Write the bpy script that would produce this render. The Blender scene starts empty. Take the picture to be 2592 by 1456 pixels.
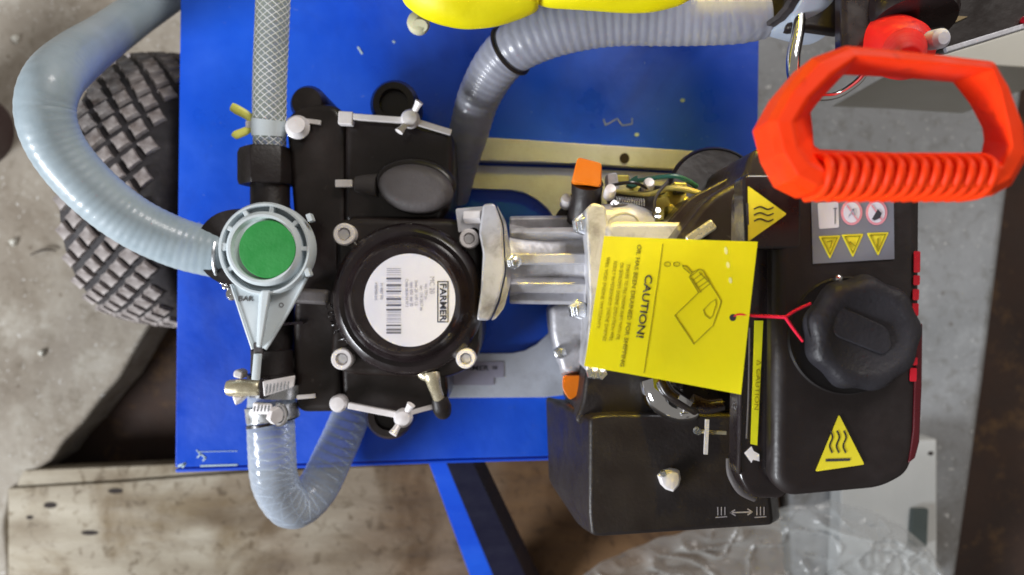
import bpy, bmesh, math, random
from mathutils import Vector, Matrix
random.seed(7)
R = math.radians
S = bpy.context.scene
COL = S.collection
CAMZ = 0.93
FPX = 1944.0

# ---------------------------------------------------------------- camera, world, lamps, exposure
cd = bpy.data.cameras.new('camera'); cam = bpy.data.objects.new('camera', cd); COL.objects.link(cam)
cam.location = (0, 0, CAMZ); cam.rotation_euler = (0, 0, 0)
cd.lens = 27; cd.sensor_width = 36; cd.clip_start = 0.01; cd.clip_end = 20
cd.dof.use_dof = True; cd.dof.focus_distance = 0.46; cd.dof.aperture_fstop = 5.6
S.camera = cam
w = bpy.data.worlds.new('World'); S.world = w; w.use_nodes = True
bg = w.node_tree.nodes['Background']; bg.inputs[0].default_value = (1.0, 0.93, 0.86, 1); bg.inputs[1].default_value = 0.16

def lamp(name, loc, target, size, power, color, size_y=None, spread=180):
    l = bpy.data.lights.new(name, 'AREA'); l.energy = power; l.color = color; l.size = size; l.spread = math.radians(spread)
    if size_y: l.shape = 'RECTANGLE'; l.size_y = size_y
    o = bpy.data.objects.new(name, l); COL.objects.link(o); o.location = loc
    o.rotation_euler = (Vector(target) - Vector(loc)).to_track_quat('-Z', 'Y').to_euler()
    return o
lamp('door_light', (-1.95, -1.15, 1.22), (0, 0, 0.25), 0.9, 66, (0.92, 0.95, 1.0), 0.45)
lamp('warm_yellow_fill', (0.14, 0.98, 0.80), (0.085, 0.025, 0.38), 0.10, 0.26, (1.0, 0.72, 0.03), 0.08, 22)  # added fill for the yellow tint; no such lamp is known here
lamp('ceiling_light', (0.75, 1.35, 1.55), (0.1, 0, 0.3), 0.6, 17, (1.0, 0.95, 0.92))
S.view_settings.view_transform = 'Standard'; S.view_settings.look = 'None'
S.view_settings.exposure = 0.35; S.view_settings.gamma = 1
S.view_settings.use_curve_mapping = False

# ---------------------------------------------------------------- helpers
def P(px, py, z):
    d = CAMZ - z
    return Vector(((px - 1296) / FPX * d, -(py - 728) / FPX * d, z))
def L(px, z):                       # a length given in photo pixels at height z, in metres
    return px / FPX * (CAMZ - z)

MATS = {}
def mat(name, c, rough=0.5, metal=0.0, c2=None, nscale=8, namt=0.5, bump=0.0, bscale=200, coat=0.0,
        alpha=1.0, trans=0.0, rvar=0.12, spec=0.5, sss=0.0, emit=None, stretch=None):
    if name in MATS: return MATS[name]
    m = bpy.data.materials.new(name); m.use_nodes = True; nt = m.node_tree; N = nt.nodes; K = nt.links
    b = N['Principled BSDF']
    tc = N.new('ShaderNodeTexCoord'); src = tc.outputs['Object']
    if stretch:
        mp = N.new('ShaderNodeMapping'); mp.inputs['Scale'].default_value = stretch
        mp.inputs['Rotation'].default_value = (0, 0, R(1.5))
        K.new(src, mp.inputs[0]); src = mp.outputs[0]
    n = N.new('ShaderNodeTexNoise'); n.inputs['Scale'].default_value = nscale
    n.inputs['Detail'].default_value = 8; n.inputs['Roughness'].default_value = 0.65
    K.new(src, n.inputs['Vector'])
    r = N.new('ShaderNodeValToRGB')
    r.color_ramp.elements[0].position = 0.5 - 0.25 * (1.2 - namt); r.color_ramp.elements[1].position = 0.5 + 0.35 * (1.2 - namt)
    c2 = c2 or tuple(min(1, x * 1.25 + 0.004) for x in c)
    r.color_ramp.elements[0].color = (*c, 1); r.color_ramp.elements[1].color = (*c2, 1)
    K.new(n.outputs['Fac'], r.inputs[0]); K.new(r.outputs[0], b.inputs['Base Color'])
    b.inputs['Metallic'].default_value = metal; b.inputs['Coat Weight'].default_value = coat
    b.inputs['Coat Roughness'].default_value = 0.12
    b.inputs['Specular IOR Level'].default_value = spec
    b.inputs['Alpha'].default_value = alpha; b.inputs['Transmission Weight'].default_value = trans
    if sss: b.inputs['Subsurface Weight'].default_value = sss; b.inputs['Subsurface Scale'].default_value = 0.005
    n2 = N.new('ShaderNodeTexNoise'); n2.inputs['Scale'].default_value = nscale * 4; n2.inputs['Detail'].default_value = 5
    K.new(src, n2.inputs['Vector'])
    mr = N.new('ShaderNodeMapRange'); mr.inputs['To Min'].default_value = max(0.03, rough - rvar); mr.inputs['To Max'].default_value = min(1, rough + rvar)
    mr.inputs['From Min'].default_value = 0.3; mr.inputs['From Max'].default_value = 0.7
    K.new(n2.outputs['Fac'], mr.inputs['Value']); K.new(mr.outputs[0], b.inputs['Roughness'])
    if bump:
        n3 = N.new('ShaderNodeTexNoise'); n3.inputs['Scale'].default_value = bscale; n3.inputs['Detail'].default_value = 4
        K.new(src, n3.inputs['Vector'])
        bp = N.new('ShaderNodeBump'); bp.inputs['Strength'].default_value = bump; bp.inputs['Distance'].default_value = 0.001
        K.new(n3.outputs['Fac'], bp.inputs['Height']); K.new(bp.outputs[0], b.inputs['Normal'])
    MATS[name] = m; return m

def dusty(name, base, dust, lo=0.56, hi=0.72, **k):
    """mat() plus a layer of pale dust / specks in patches"""
    m = mat(name, base, **k); nt = m.node_tree; N = nt.nodes; K = nt.links; b = N['Principled BSDF']
    old = b.inputs['Base Color'].links[0].from_socket
    tc = N.new('ShaderNodeTexCoord'); n = N.new('ShaderNodeTexNoise'); n.inputs['Scale'].default_value = 21; n.inputs['Detail'].default_value = 12
    n.inputs['Roughness'].default_value = 0.75
    K.new(tc.outputs['Object'], n.inputs['Vector'])
    mr = N.new('ShaderNodeMapRange'); mr.inputs['From Min'].default_value = lo; mr.inputs['From Max'].default_value = hi
    K.new(n.outputs['Fac'], mr.inputs['Value'])
    mx = N.new('ShaderNodeMix'); mx.data_type = 'RGBA'; mx.inputs[7].default_value = (*dust, 1)
    K.new(mr.outputs[0], mx.inputs[0]); K.new(old, mx.inputs[6]); K.new(mx.outputs[2], b.inputs['Base Color'])
    return m

class MB:
    def __init__(s): s.v = []; s.f = []
    def loops(s, loops, caps=True, closed=True):
        n = len(loops[0]); base = len(s.v)
        for lp in loops: s.v += [Vector(p) for p in lp]
        m = len(loops)
        for i in range(m - 1):
            for j in range(n if closed else n - 1):
                a = base + i * n + j; b = base + i * n + (j + 1) % n
                s.f.append((a, b, b + n, a + n))
        if caps:
            s.f.append(tuple(base + j for j in range(n))[::-1]); s.f.append(tuple(base + (m - 1) * n + j for j in range(n)))
        return s
    def prism(s, pts, z0, z1, top=None):
        """pts: photo outline at height z1 (top optional other outline); straight walls down to z0"""
        t = [P(x, y, z1) for x, y in pts]
        if top is None: b = [Vector((p.x, p.y, z0)) for p in t]
        else: b = [P(x, y, z0) for x, y in top]
        return s.loops([b, t])
    def tube(s, path, segs=20, caps=True, rib=0, ribamp=0.03, n=None, oval=1.0):
        pts = path
        fr = frames([p for p, r in pts])
        lps = []
        arc = 0
        for i, (p, r) in enumerate(pts):
            if i: arc += (p - pts[i-1][0]).length
            k = 1 + (ribamp * (math.sin(arc / rib * 2 * math.pi)) if rib else 0)
            u, v = fr[i]
            lps.append([p + (u * math.cos(a) + v * math.sin(a) * oval) * r * k for a in [2 * math.pi * j / segs for j in range(segs)]])
        return s.loops(lps, caps)
    def lathe(s, c, axis, prof, segs=40, lobes=0, lobeamp=0.0, caps=True):
        """prof: list of (radius, height along axis)"""
        ax = Vector(axis).normalized(); u = ax.orthogonal().normalized(); v = ax.cross(u)
        c = Vector(c); lps = []
        for q_ in prof:
            r, h = q_[:2]; la = q_[2] if len(q_) > 2 else lobeamp
            lps.append([c + ax * h + (u * math.cos(a) + v * math.sin(a)) * r * (1 + la * math.cos(lobes * a)) for a in [2 * math.pi * j / segs for j in range(segs)]])
        return s.loops(lps, caps)
    def box(s, c, size, rz=0, rx=0, ry=0):
        m = Matrix.Rotation(rz, 3, 'Z') @ Matrix.Rotation(ry, 3, 'Y') @ Matrix.Rotation(rx, 3, 'X'); c = Vector(c)
        x, y, z = [k / 2 for k in size]
        return s.loops([[c + m @ Vector(q) for q in ((-x, -y, k), (x, -y, k), (x, y, k), (-x, y, k))] for k in (-z, z)])
    def bar(s, a, b, wd, th, up=(0, 0, 1)):
        a = Vector(a); b = Vector(b); d = (b - a).normalized(); up = Vector(up)
        sx = d.cross(up).normalized(); uz = sx.cross(d)
        return s.loops([[p + sx * i * wd / 2 + uz * j * th / 2 for i, j in ((-1, -1), (1, -1), (1, 1), (-1, 1))] for p in (a, b)])

def frames(pts):
    n = len(pts); out = []; u = None
    for i in range(n):
        t = (pts[min(i + 1, n - 1)] - pts[max(i - 1, 0)]).normalized()
        if u is None:
            u = t.cross(Vector((0, 0, 1)))
            if u.length < 1e-4: u = t.orthogonal()
            u.normalize()
        else:
            u = (u - t * u.dot(t)).normalized()
        out.append((u, t.cross(u)))
    return out
def spline(ctrl, n=12):
    """ctrl: (px,py,z,r) -> smooth list of (point, radius)"""
    c = [(P(a, b, z), r) for a, b, z, r in ctrl]
    return spline_w(c, n)
def spline_w(c, n=12):
    out = []
    for i in range(len(c) - 1):
        p0 = c[max(i - 1, 0)]; p1 = c[i]; p2 = c[i + 1]; p3 = c[min(i + 2, len(c) - 1)]
        for k in range(n):
            t = k / n
            q = 0.5 * ((2 * p1[0]) + (-p0[0] + p2[0]) * t + (2 * p0[0] - 5 * p1[0] + 4 * p2[0] - p3[0]) * t * t + (-p0[0] + 3 * p1[0] - 3 * p2[0] + p3[0]) * t ** 3)
            out.append((q, p1[1] + (p2[1] - p1[1]) * t))
    out.append(c[-1]); return out
def resample(path, step):
    out = [path[0]]; need = step
    for (a, ra), (b, rb) in zip(path, path[1:]):
        d = (b - a).length; pos = 0
        while d - pos >= need:
            pos += need; t = pos / d; out.append((a.lerp(b, t), ra + (rb - ra) * t)); need = step
        need -= d - pos
    out.append(path[-1]); return out

WL = {}
def mk(name, mb, m, parent=None, smooth=True, bevel=0, seg=2, sub=0):
    me = bpy.data.meshes.new(name); c = sum(mb.v, Vector()) / len(mb.v)
    me.from_pydata([v - c for v in mb.v], [], mb.f)
    bm = bmesh.new(); bm.from_mesh(me); bmesh.ops.recalc_face_normals(bm, faces=bm.faces)
    if smooth:
        for f in bm.faces: f.smooth = True
        for e in bm.edges:
            if len(e.link_faces) == 2 and e.calc_face_angle(0) > R(38): e.smooth = False
    bm.to_mesh(me); bm.free()
    me.materials.append(m)
    return place(name, me, c, parent, bevel, seg, sub)
def place(name, me, c, parent, bevel=0, seg=2, sub=0):
    o = bpy.data.objects.new(name, me); COL.objects.link(o)
    WL[o] = Vector(c)
    o.parent = parent; o.location = Vector(c) - (WL[parent] if parent else Vector())
    if bevel:
        b = o.modifiers.new('bevel', 'BEVEL'); b.width = bevel; b.segments = seg; b.limit_method = 'ANGLE'; b.angle_limit = R(38)
        b.harden_normals = True
        for p in me.polygons: p.use_smooth = True
        for e in me.edges: e.use_edge_sharp = False
    return o
def thing(name, label, cat, loc, group=None):
    o = bpy.data.objects.new(name, None); COL.objects.link(o); o.location = loc; o.empty_display_size = 0.02
    WL[o] = Vector(loc); o['label'] = label; o['category'] = cat
    if group: o['group'] = group
    return o
def tag(o, label, cat, group=None):
    o['label'] = label; o['category'] = cat
    if group: o['group'] = group
    return o
def rpoly(pts, r, n=5):
    """round the corners of a pixel outline"""
    out = []; m = len(pts)
    for i in range(m):
        p = Vector(pts[i]); a = Vector(pts[i - 1]); b = Vector(pts[(i + 1) % m])
        rr = min(r, (a - p).length * 0.45, (b - p).length * 0.45)
        s = p + (a - p).normalized() * rr; e = p + (b - p).normalized() * rr
        for k in range(n + 1):
            t = k / n; q = s.lerp(p, t).lerp(p.lerp(e, t), t); out.append((q.x, q.y))
    return out
def ell(cx, cy, rx, ry, n=32, rot=0):
    c, s = math.cos(R(rot)), math.sin(R(rot))
    return [(cx + rx * math.cos(a) * c - ry * math.sin(a) * s, cy + rx * math.cos(a) * s + ry * math.sin(a) * c) for a in [2 * math.pi * k / n for k in range(n)]]
def flat(name, pts, z, m, parent, th=0.0003):
    return mk(name, MB().prism(pts, z - th, z), m, parent)
def line(mb, pts, wpx, z, th=0.0002, closed=False):
    """thin printed strokes"""
    q = [P(x, y, z) for x, y in pts]
    if closed: q.append(q[0])
    wd = L(wpx, z)
    for a, b in zip(q, q[1:]):
        if (b - a).length > 1e-6:
            e = (b - a).normalized() * wd * 0.3; mb.bar(a - e, b + e, wd, th)
    return mb
def text(name, s, px, py, z, size_px, rot, m, parent, stretch=1.0, bold=0.0, align='CENTER', ext=0.0001, zf=None):
    cu = bpy.data.curves.new(name, 'FONT'); cu.body = s; cu.size = 1; cu.align_x = align; cu.align_y = 'CENTER'
    cu.offset = bold; cu.resolution_u = 3
    o = bpy.data.objects.new(name, cu); COL.objects.link(o)
    dg = bpy.context.evaluated_depsgraph_get(); me = bpy.data.meshes.new_from_object(o.evaluated_get(dg))
    bpy.data.objects.remove(o); bpy.data.curves.remove(cu)
    sc = L(size_px, z) * 1.38                     # size_px = cap height
    mt = Matrix.Rotation(R(rot), 4, 'Z') @ Matrix.Diagonal((sc * stretch, sc, 1, 1))
    me.transform(mt); me.name = name
    if ext:
        bm = bmesh.new(); bm.from_mesh(me)
        r = bmesh.ops.extrude_face_region(bm, geom=bm.faces[:])
        for v in r['geom']:
            if isinstance(v, bmesh.types.BMVert): v.co.z += ext
        bm.to_mesh(me); bm.free()
    me.materials.clear(); me.materials.append(m)
    return place(name, me, P(px, py, z), parent)

# ---------------------------------------------------------------- materials
M_blue = dusty('blue_paint', (0.004, 0.058, 0.60), (0.06, 0.12, 0.5), lo=0.60, hi=0.9, c2=(0.009, 0.125, 0.80), rough=0.40, bump=0.25, bscale=120, nscale=4, rvar=.2)
M_navy = mat('navy_leg_shade_and_axle', (0.003, 0.004, 0.022), rough=0.5, bump=0.2)  # axle colour, and the shade painted onto the leg's second strip
M_conc = dusty('concrete', (0.26, 0.225, 0.18), (0.48, 0.455, 0.40), lo=0.50, hi=0.75, c2=(0.42, 0.385, 0.325), rough=0.85, bump=0.7, bscale=90, nscale=5, namt=0.6)
M_conc2 = dusty('smooth_grey_concrete', (0.23, 0.24, 0.245), (0.42, 0.44, 0.45), lo=0.55, hi=0.8, c2=(0.34, 0.35, 0.36), rough=0.7, bump=0.5, bscale=120, nscale=6)
M_dirt = dusty('brown_dirt', (0.030, 0.018, 0.014), (0.15, 0.085, 0.035), lo=0.52, hi=0.75, c2=(0.065, 0.038, 0.027), rough=0.95, bump=1.0, bscale=60, nscale=7)
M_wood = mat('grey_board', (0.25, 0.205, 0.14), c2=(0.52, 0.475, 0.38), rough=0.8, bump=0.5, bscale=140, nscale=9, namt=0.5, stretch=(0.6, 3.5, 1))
M_wood2 = mat('brown_board', (0.16, 0.085, 0.035), c2=(0.27, 0.155, 0.07), rough=0.8, bump=0.5, bscale=140, nscale=9, namt=0.5, stretch=(0.8, 3.5, 1))
M_knot = mat('wood_knot', (0.02, 0.013, 0.01), rough=0.9)
M_rub = dusty('tyre_rubber', (0.018, 0.015, 0.017), (0.10, 0.085, 0.08), lo=0.5, hi=0.85, rough=0.75, bump=0.4, bscale=200, nscale=14)
M_tread = mat('dusty_tread_rubber', (0.21, 0.18, 0.17), c2=(0.52, 0.48, 0.46), rough=0.9, bump=0.6, bscale=300, nscale=60, namt=0.7)
M_blk = dusty('black_cast_paint', (0.010, 0.0055, 0.0045), (0.034, 0.022, 0.018), lo=0.55, hi=0.9, c2=(0.016, 0.010, 0.008), rough=0.40, bump=0.25, bscale=160, nscale=12, coat=0.3)
M_pla = dusty('black_plastic', (0.011, 0.007, 0.0065), (0.035, 0.024, 0.022), lo=0.55, hi=0.9, rough=0.5, bump=0.3, bscale=400, nscale=15)
M_gpl = mat('dark_grey_plastic', (0.075, 0.066, 0.066), c2=(0.11, 0.098, 0.098), rough=0.6, bump=0.3, bscale=400, nscale=15)
M_capm = mat('fuel_cap_plastic', (0.014, 0.013, 0.017), c2=(0.024, 0.023, 0.030), rough=0.55, bump=0.4, bscale=400, nscale=15)
M_gloss = mat('gloss_black_enamel', (0.010, 0.006, 0.007), c2=(0.018, 0.011, 0.012), rough=0.30, coat=0.5, nscale=20, bump=0.1)
M_alu = dusty('cast_aluminium', (0.50, 0.50, 0.53), (0.30, 0.29, 0.3), lo=0.5, hi=0.8, rough=0.5, metal=0.4, bump=0.5, bscale=180, nscale=14)
M_plate = dusty('galvanised_plate', (0.56, 0.60, 0.68), (0.42, 0.44, 0.48), lo=0.5, hi=0.8, rough=0.5, metal=0.35, bump=0.2, nscale=7)
M_zinc = mat('zinc_hardware', (0.78, 0.74, 0.74), c2=(0.88, 0.85, 0.85), rough=0.42, metal=0.15, nscale=60)
M_sock = mat('dull_grey_zinc', (0.38, 0.37, 0.37), rough=0.5, nscale=60)
M_yz = mat('yellow_zinc', (0.50, 0.42, 0.07), c2=(0.68, 0.58, 0.16), rough=0.4, metal=0.4, nscale=40)
M_steel = mat('stainless', (0.6, 0.62, 0.64), c2=(0.75, 0.77, 0.8), rough=0.28, metal=0.9, nscale=60)
M_chrome = mat('chrome', (0.8, 0.82, 0.84), rough=0.1, metal=1.0, rvar=0.04)
M_brass = mat('gold_zinc', (0.72, 0.64, 0.42), c2=(0.85, 0.78, 0.6), rough=0.3, metal=0.7, nscale=50)
M_lever = mat('grey_lever_plastic', (0.55, 0.61, 0.64), c2=(0.64, 0.70, 0.72), rough=0.45, bump=0.2, bscale=300, nscale=20)
M_green = mat('green_cap', (0.02, 0.24, 0.045), c2=(0.03, 0.30, 0.06), rough=0.55, bump=0.25, bscale=400, nscale=30)
M_white = mat('white_sticker', (0.66, 0.66, 0.74), c2=(0.72, 0.72, 0.80), rough=0.5, nscale=30)
M_ink = mat('black_ink', (0.03, 0.03, 0.04), rough=0.6)
M_fade = mat('faded_grey_ink', (0.33, 0.33, 0.40), rough=0.6)
M_yel = mat('yellow_card', (0.88, 0.80, 0.0), c2=(0.93, 0.86, 0.0), rough=0.55, nscale=8)
M_yink = mat('olive_print', (0.30, 0.26, 0.0), rough=0.6)
M_yink2 = mat('pale_olive_print', (0.46, 0.40, 0.0), rough=0.6)
M_ytape = mat('yellow_label', (0.78, 0.68, 0.02), c2=(0.86, 0.76, 0.04), rough=0.5, nscale=30)
M_ybag = mat('yellow_rubber', (0.82, 0.72, 0.0), c2=(0.92, 0.84, 0.0), rough=0.5, nscale=9, bump=0.2)
M_cream = mat('cream_plastic', (0.62, 0.60, 0.38), c2=(0.72, 0.70, 0.5), rough=0.4, sss=0.1)
M_red = mat('orange_red_plastic', (0.93, 0.040, 0.003), c2=(0.96, 0.062, 0.006), rough=0.55, spec=0.2, bump=0.15, bscale=200, nscale=25)
M_red2 = mat('red_plastic', (0.62, 0.006, 0.005), c2=(0.72, 0.010, 0.008), rough=0.55, nscale=25)
M_redp = mat('red_decal', (0.50, 0.006, 0.02), rough=0.4)
M_redk = mat('deep_red_enamel', (0.07, 0.002, 0.006), rough=0.3, coat=0.4)
M_tie = mat('red_tie', (0.80, 0.01, 0.05), rough=0.45)
M_org = mat('orange_plug', (0.90, 0.20, 0.006), c2=(0.95, 0.26, 0.01), rough=0.45, nscale=25, bump=0.2)
M_grn = mat('green_wire', (0.02, 0.10, 0.07), rough=0.4)
M_gstk = mat('grey_sticker', (0.17, 0.18, 0.22), c2=(0.20, 0.21, 0.25), rough=0.45, nscale=20)
M_pink = mat('pale_red_print', (0.65, 0.25, 0.30), rough=0.5)
M_dkbr = mat('dark_brown_rubber', (0.05, 0.028, 0.028), c2=(0.08, 0.05, 0.045), rough=0.6, nscale=15)
M_creamp = mat('cream_panel', (0.60, 0.59, 0.52), c2=(0.66, 0.65, 0.58), rough=0.5, nscale=9)
M_hcol = mat('grey_collar', (0.36, 0.42, 0.52), c2=(0.42, 0.48, 0.56), rough=0.4, nscale=30)
M_wire = mat('hose_spiral', (0.75, 0.80, 0.88), rough=0.4)
M_braid = mat('braid_thread', (0.82, 0.85, 0.85), rough=0.5)

def stain_and_falloff(m, c, x0, x1):  # tint along x: brown stain mixed with painted light falloff
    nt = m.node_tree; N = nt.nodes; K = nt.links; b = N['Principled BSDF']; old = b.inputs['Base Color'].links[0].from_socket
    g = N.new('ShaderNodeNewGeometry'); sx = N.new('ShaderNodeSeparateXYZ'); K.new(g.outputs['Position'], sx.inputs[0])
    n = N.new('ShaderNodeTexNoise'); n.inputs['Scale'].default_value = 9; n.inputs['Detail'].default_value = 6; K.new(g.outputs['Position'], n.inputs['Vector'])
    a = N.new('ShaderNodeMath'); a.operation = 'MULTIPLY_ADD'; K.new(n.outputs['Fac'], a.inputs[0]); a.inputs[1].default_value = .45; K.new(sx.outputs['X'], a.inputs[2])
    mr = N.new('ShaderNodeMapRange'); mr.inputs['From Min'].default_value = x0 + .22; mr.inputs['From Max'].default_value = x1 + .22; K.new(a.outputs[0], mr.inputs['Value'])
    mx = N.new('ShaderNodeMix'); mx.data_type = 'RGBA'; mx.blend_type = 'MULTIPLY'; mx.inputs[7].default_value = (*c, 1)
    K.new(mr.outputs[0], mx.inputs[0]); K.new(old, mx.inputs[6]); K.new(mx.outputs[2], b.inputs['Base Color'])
def grime(m, c, scale, lo, hi, blend='MULTIPLY', voronoi=0):
    nt = m.node_tree; N = nt.nodes; K = nt.links; b = N['Principled BSDF']; old = b.inputs['Base Color'].links[0].from_socket
    g = N.new('ShaderNodeNewGeometry')
    if voronoi:
        n = N.new('ShaderNodeTexVoronoi'); n.inputs['Scale'].default_value = scale; out = n.outputs['Distance']
    else:
        n = N.new('ShaderNodeTexNoise'); n.inputs['Scale'].default_value = scale; n.inputs['Detail'].default_value = 10; n.inputs['Roughness'].default_value = .62
        n.inputs['Distortion'].default_value = .6; out = n.outputs['Fac']
    K.new(g.outputs['Position'], n.inputs['Vector'])
    mr = N.new('ShaderNodeMapRange'); mr.inputs['From Min'].default_value = lo; mr.inputs['From Max'].default_value = hi; K.new(out, mr.inputs['Value'])
    mx = N.new('ShaderNodeMix'); mx.data_type = 'RGBA'; mx.blend_type = blend; mx.inputs[7].default_value = (*c, 1)
    K.new(mr.outputs[0], mx.inputs[0]); K.new(old, mx.inputs[6]); K.new(mx.outputs[2], b.inputs['Base Color'])
for m_ in (M_conc, M_conc2):
    grime(m_, (0.50, 0.44, 0.37), 4, .48, .72); grime(m_, (0.74, 0.72, 0.68), 60, .52, .70); grime(m_, (0.6, 0.55, 0.5), 28, .10, .03, voronoi=1)
    grime(m_, (0.72, 0.72, 0.70), 150, .62, .72, blend='MIX')
grime(M_wood, (0.55, 0.47, 0.36), 9, .48, .66); grime(M_wood, (0.5, 0.45, 0.38), 70, .54, .68)
grime(M_blue, (0.55, 0.55, 0.62), 6, .50, .72); grime(M_blue, (0.30, 0.38, 0.6), 130, .68, .76, blend='MIX')
grime(M_plate, (0.72, 0.70, 0.70), 12, .5, .75); grime(M_alu, (0.45, 0.42, 0.38), 40, .5, .72)
grime(M_blk, (0.06, 0.05, 0.045), 160, .66, .76, blend='MIX'); grime(M_pla, (0.06, 0.05, 0.048), 160, .66, .76, blend='MIX')
grime(M_red, (0.45, 0.30, 0.25), 45, .60, .78); grime(M_yel, (0.93, 0.9, 0.6), 20, .5, .8)
grime(M_rub, (0.4, 0.36, 0.33), 30, .5, .7); grime(M_tread, (0.5, 0.43, 0.38), 45, .52, .72)
stain_and_falloff(M_wood, (0.36, 0.215, 0.11), -.36, -.02)  # board browner to the right: stain and light falloff in one tint
def hosemat(name, c, transp, rough=0.25, c2=None, dustlo=0.6):
    m = dusty(name, c, tuple(min(1, x * 1.5) for x in c), lo=dustlo, hi=0.85, c2=c2, rough=rough, nscale=25, bump=0.15, bscale=150, coat=0.3)
    nt = m.node_tree; N = nt.nodes; K = nt.links
    b = N['Principled BSDF']; out = N['Material Output']
    t = N.new('ShaderNodeBsdfTransparent'); t.inputs[0].default_value = (0.85, 0.88, 0.92, 1)
    mx = N.new('ShaderNodeMixShader'); lw = N.new('ShaderNodeLayerWeight'); lw.inputs[0].default_value = 0.35
    mr = N.new('ShaderNodeMapRange'); mr.inputs['To Min'].default_value = transp; mr.inputs['To Max'].default_value = transp * 0.25
    K.new(lw.outputs['Facing'], mr.inputs['Value']); K.new(mr.outputs[0], mx.inputs[0])
    K.new(b.outputs[0], mx.inputs[1]); K.new(t.outputs[0], mx.inputs[2]); K.new(mx.outputs[0], out.inputs['Surface'])
    return m
M_hose = hosemat('suction_hose_vinyl', (0.36, 0.45, 0.50), 0.18, 0.42, (0.47, 0.56, 0.61))
M_hose2 = hosemat('smoke_hose_vinyl', (0.30, 0.31, 0.37), 0.30, 0.4)
M_hosec = hosemat('clear_hose_vinyl', (0.44, 0.50, 0.58), 0.50, 0.2)
M_hoseb = hosemat('braided_hose_vinyl', (0.38, 0.42, 0.32), 0.42, 0.3)
M_film = hosemat('clear_film', (0.52, 0.53, 0.51), 0.74, 0.22)

# ---------------------------------------------------------------- setting
def structure(name, mb, m, **k):
    o = mk(name, mb, m, None, **k); o['kind'] = 'structure'; return o
structure('ground', MB().box((0, 0, -0.10), (5, 5, 0.04)), M_dirt)
ZF = -0.02
def slab(name, pts, z0, z1, m, bev, seg=3):
    return structure(name, MB().prism(pts, z0, z1), m, bevel=bev, seg=seg)
# left concrete floor with its broken diagonal edge, right concrete floor
lp = [(-1500, -1500), (560, -1500), (520, 300), (470, 640), (400, 790), (352, 870), (300, 960), (255, 1010), (205, 1075), (160, 1120), (128, 1165), (70, 1205), (30, 1240), (14, 1330), (24, 1460), (30, 3000), (-1500, 3000)]
slab('concrete_floor', lp, -0.09, ZF, M_conc, 0.006)
lp = [(1500, -1500), (2600, -1500), (2600, 200), (2562, 450), (2528, 720), (2498, 960), (2462, 1220), (2432, 1430), (2392, 1700), (2300, 3000), (1990, 3000), (1990, 1000), (1500, 900)]
slab('concrete_pavement', lp, -0.09, ZF, M_conc2, 0.014, 5)

def board(pts, z0, z1, m, parent, bev=0.002):
    return mk('board', MB().prism(pts, z0, z1), m, parent, bevel=bev)
pal = thing('wooden_pallet', 'weathered wooden boards with knots lying on the ground below the blue cart', 'pallet', P(700, 1400, -0.05))
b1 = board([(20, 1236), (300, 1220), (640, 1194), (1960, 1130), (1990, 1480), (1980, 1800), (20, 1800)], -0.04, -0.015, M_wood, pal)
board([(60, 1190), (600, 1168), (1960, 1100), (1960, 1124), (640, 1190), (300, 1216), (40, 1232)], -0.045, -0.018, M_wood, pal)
for kx, ky, a, b in ((292, 1243, 19, 7), (127, 1279, 17, 8), (227, 1349, 22, 6), (75, 1310, 9, 5)):
    mk('knot', MB().prism(ell(kx, ky, a, b, 14), -0.0158, -0.0146), M_knot, b1)
# pale board at lower right, beneath the fuel tank
wb = mk('wood_plank', MB().prism([(2130, 1120), (2372, 1112), (2372, 1480), (2120, 1480), (2128, 1300)], ZF, 0.012), mat('whitewashed_board', (0.50, 0.51, 0.49), c2=(0.58, 0.58, 0.55), rough=0.7, nscale=8, bump=0.3), None, bevel=0.002)
tag(wb, 'pale whitewashed plank with a small nail hole, right of the black fuel tank corner', 'plank')
mk('nail_hole', MB().prism(ell(2356, 1148, 7, 5, 12), 0.0121, 0.0126), M_knot, wb)
mk('rubber_strip', MB().prism([(2312, 1290), (2350, 1290), (2346, 1385), (2305, 1385)], 0.0121, 0.02), mat('green_black_rubber', (0.06, 0.075, 0.07), rough=0.6), wb)

# bits on the floor
tw = mk('twig', MB().tube(spline([(78, 645, ZF + .004, .0008), (100, 636, ZF + .006, .001), (122, 632, ZF + .005, .0012), (142, 634, ZF + .003, .0008)], 4), 6), M_knot)
tag(tw, 'thin dark twig lying on the concrete left of the tyre', 'twig')
def crumb(px, py, rr, m, lab):
    mb = MB().lathe(P(px, py, ZF), (0, 0, 1), [(L(rr, ZF) * .8, 0), (L(rr, ZF), .002), (L(rr, ZF) * .6, .005), (0.0003, .0055)], 9, 3, .25)
    return tag(mk('chip', mb, m), lab, 'chip')
crumb(42, 99, 10, M_creamp, 'white paint chip on the concrete at the top left')
crumb(108, 893, 9, M_creamp, 'pale chip on the concrete beside the lower end of the tyre')
crumb(36, 613, 10, M_creamp, 'pale chip on the concrete left of the thin twig')
bk = thing('bucket', 'dark brown rubber bucket with a pale rim cut off by the left edge', 'bucket', P(-55, 335, ZF))
mk('bucket_wall', MB().lathe(P(-55, 335, ZF), (0, 0, 1), [(.045, 0), (.052, .09), (.049, .09), (.043, .004)], 36), M_dkbr, bk)
mk('rim', MB().tube([(P(-55, 335, ZF) + Vector((.0535 * math.cos(a), .0535 * math.sin(a), .09)), .0022) for a in [2 * math.pi * k / 40 for k in range(41)]], 8, caps=False), M_alu, bk)

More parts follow.
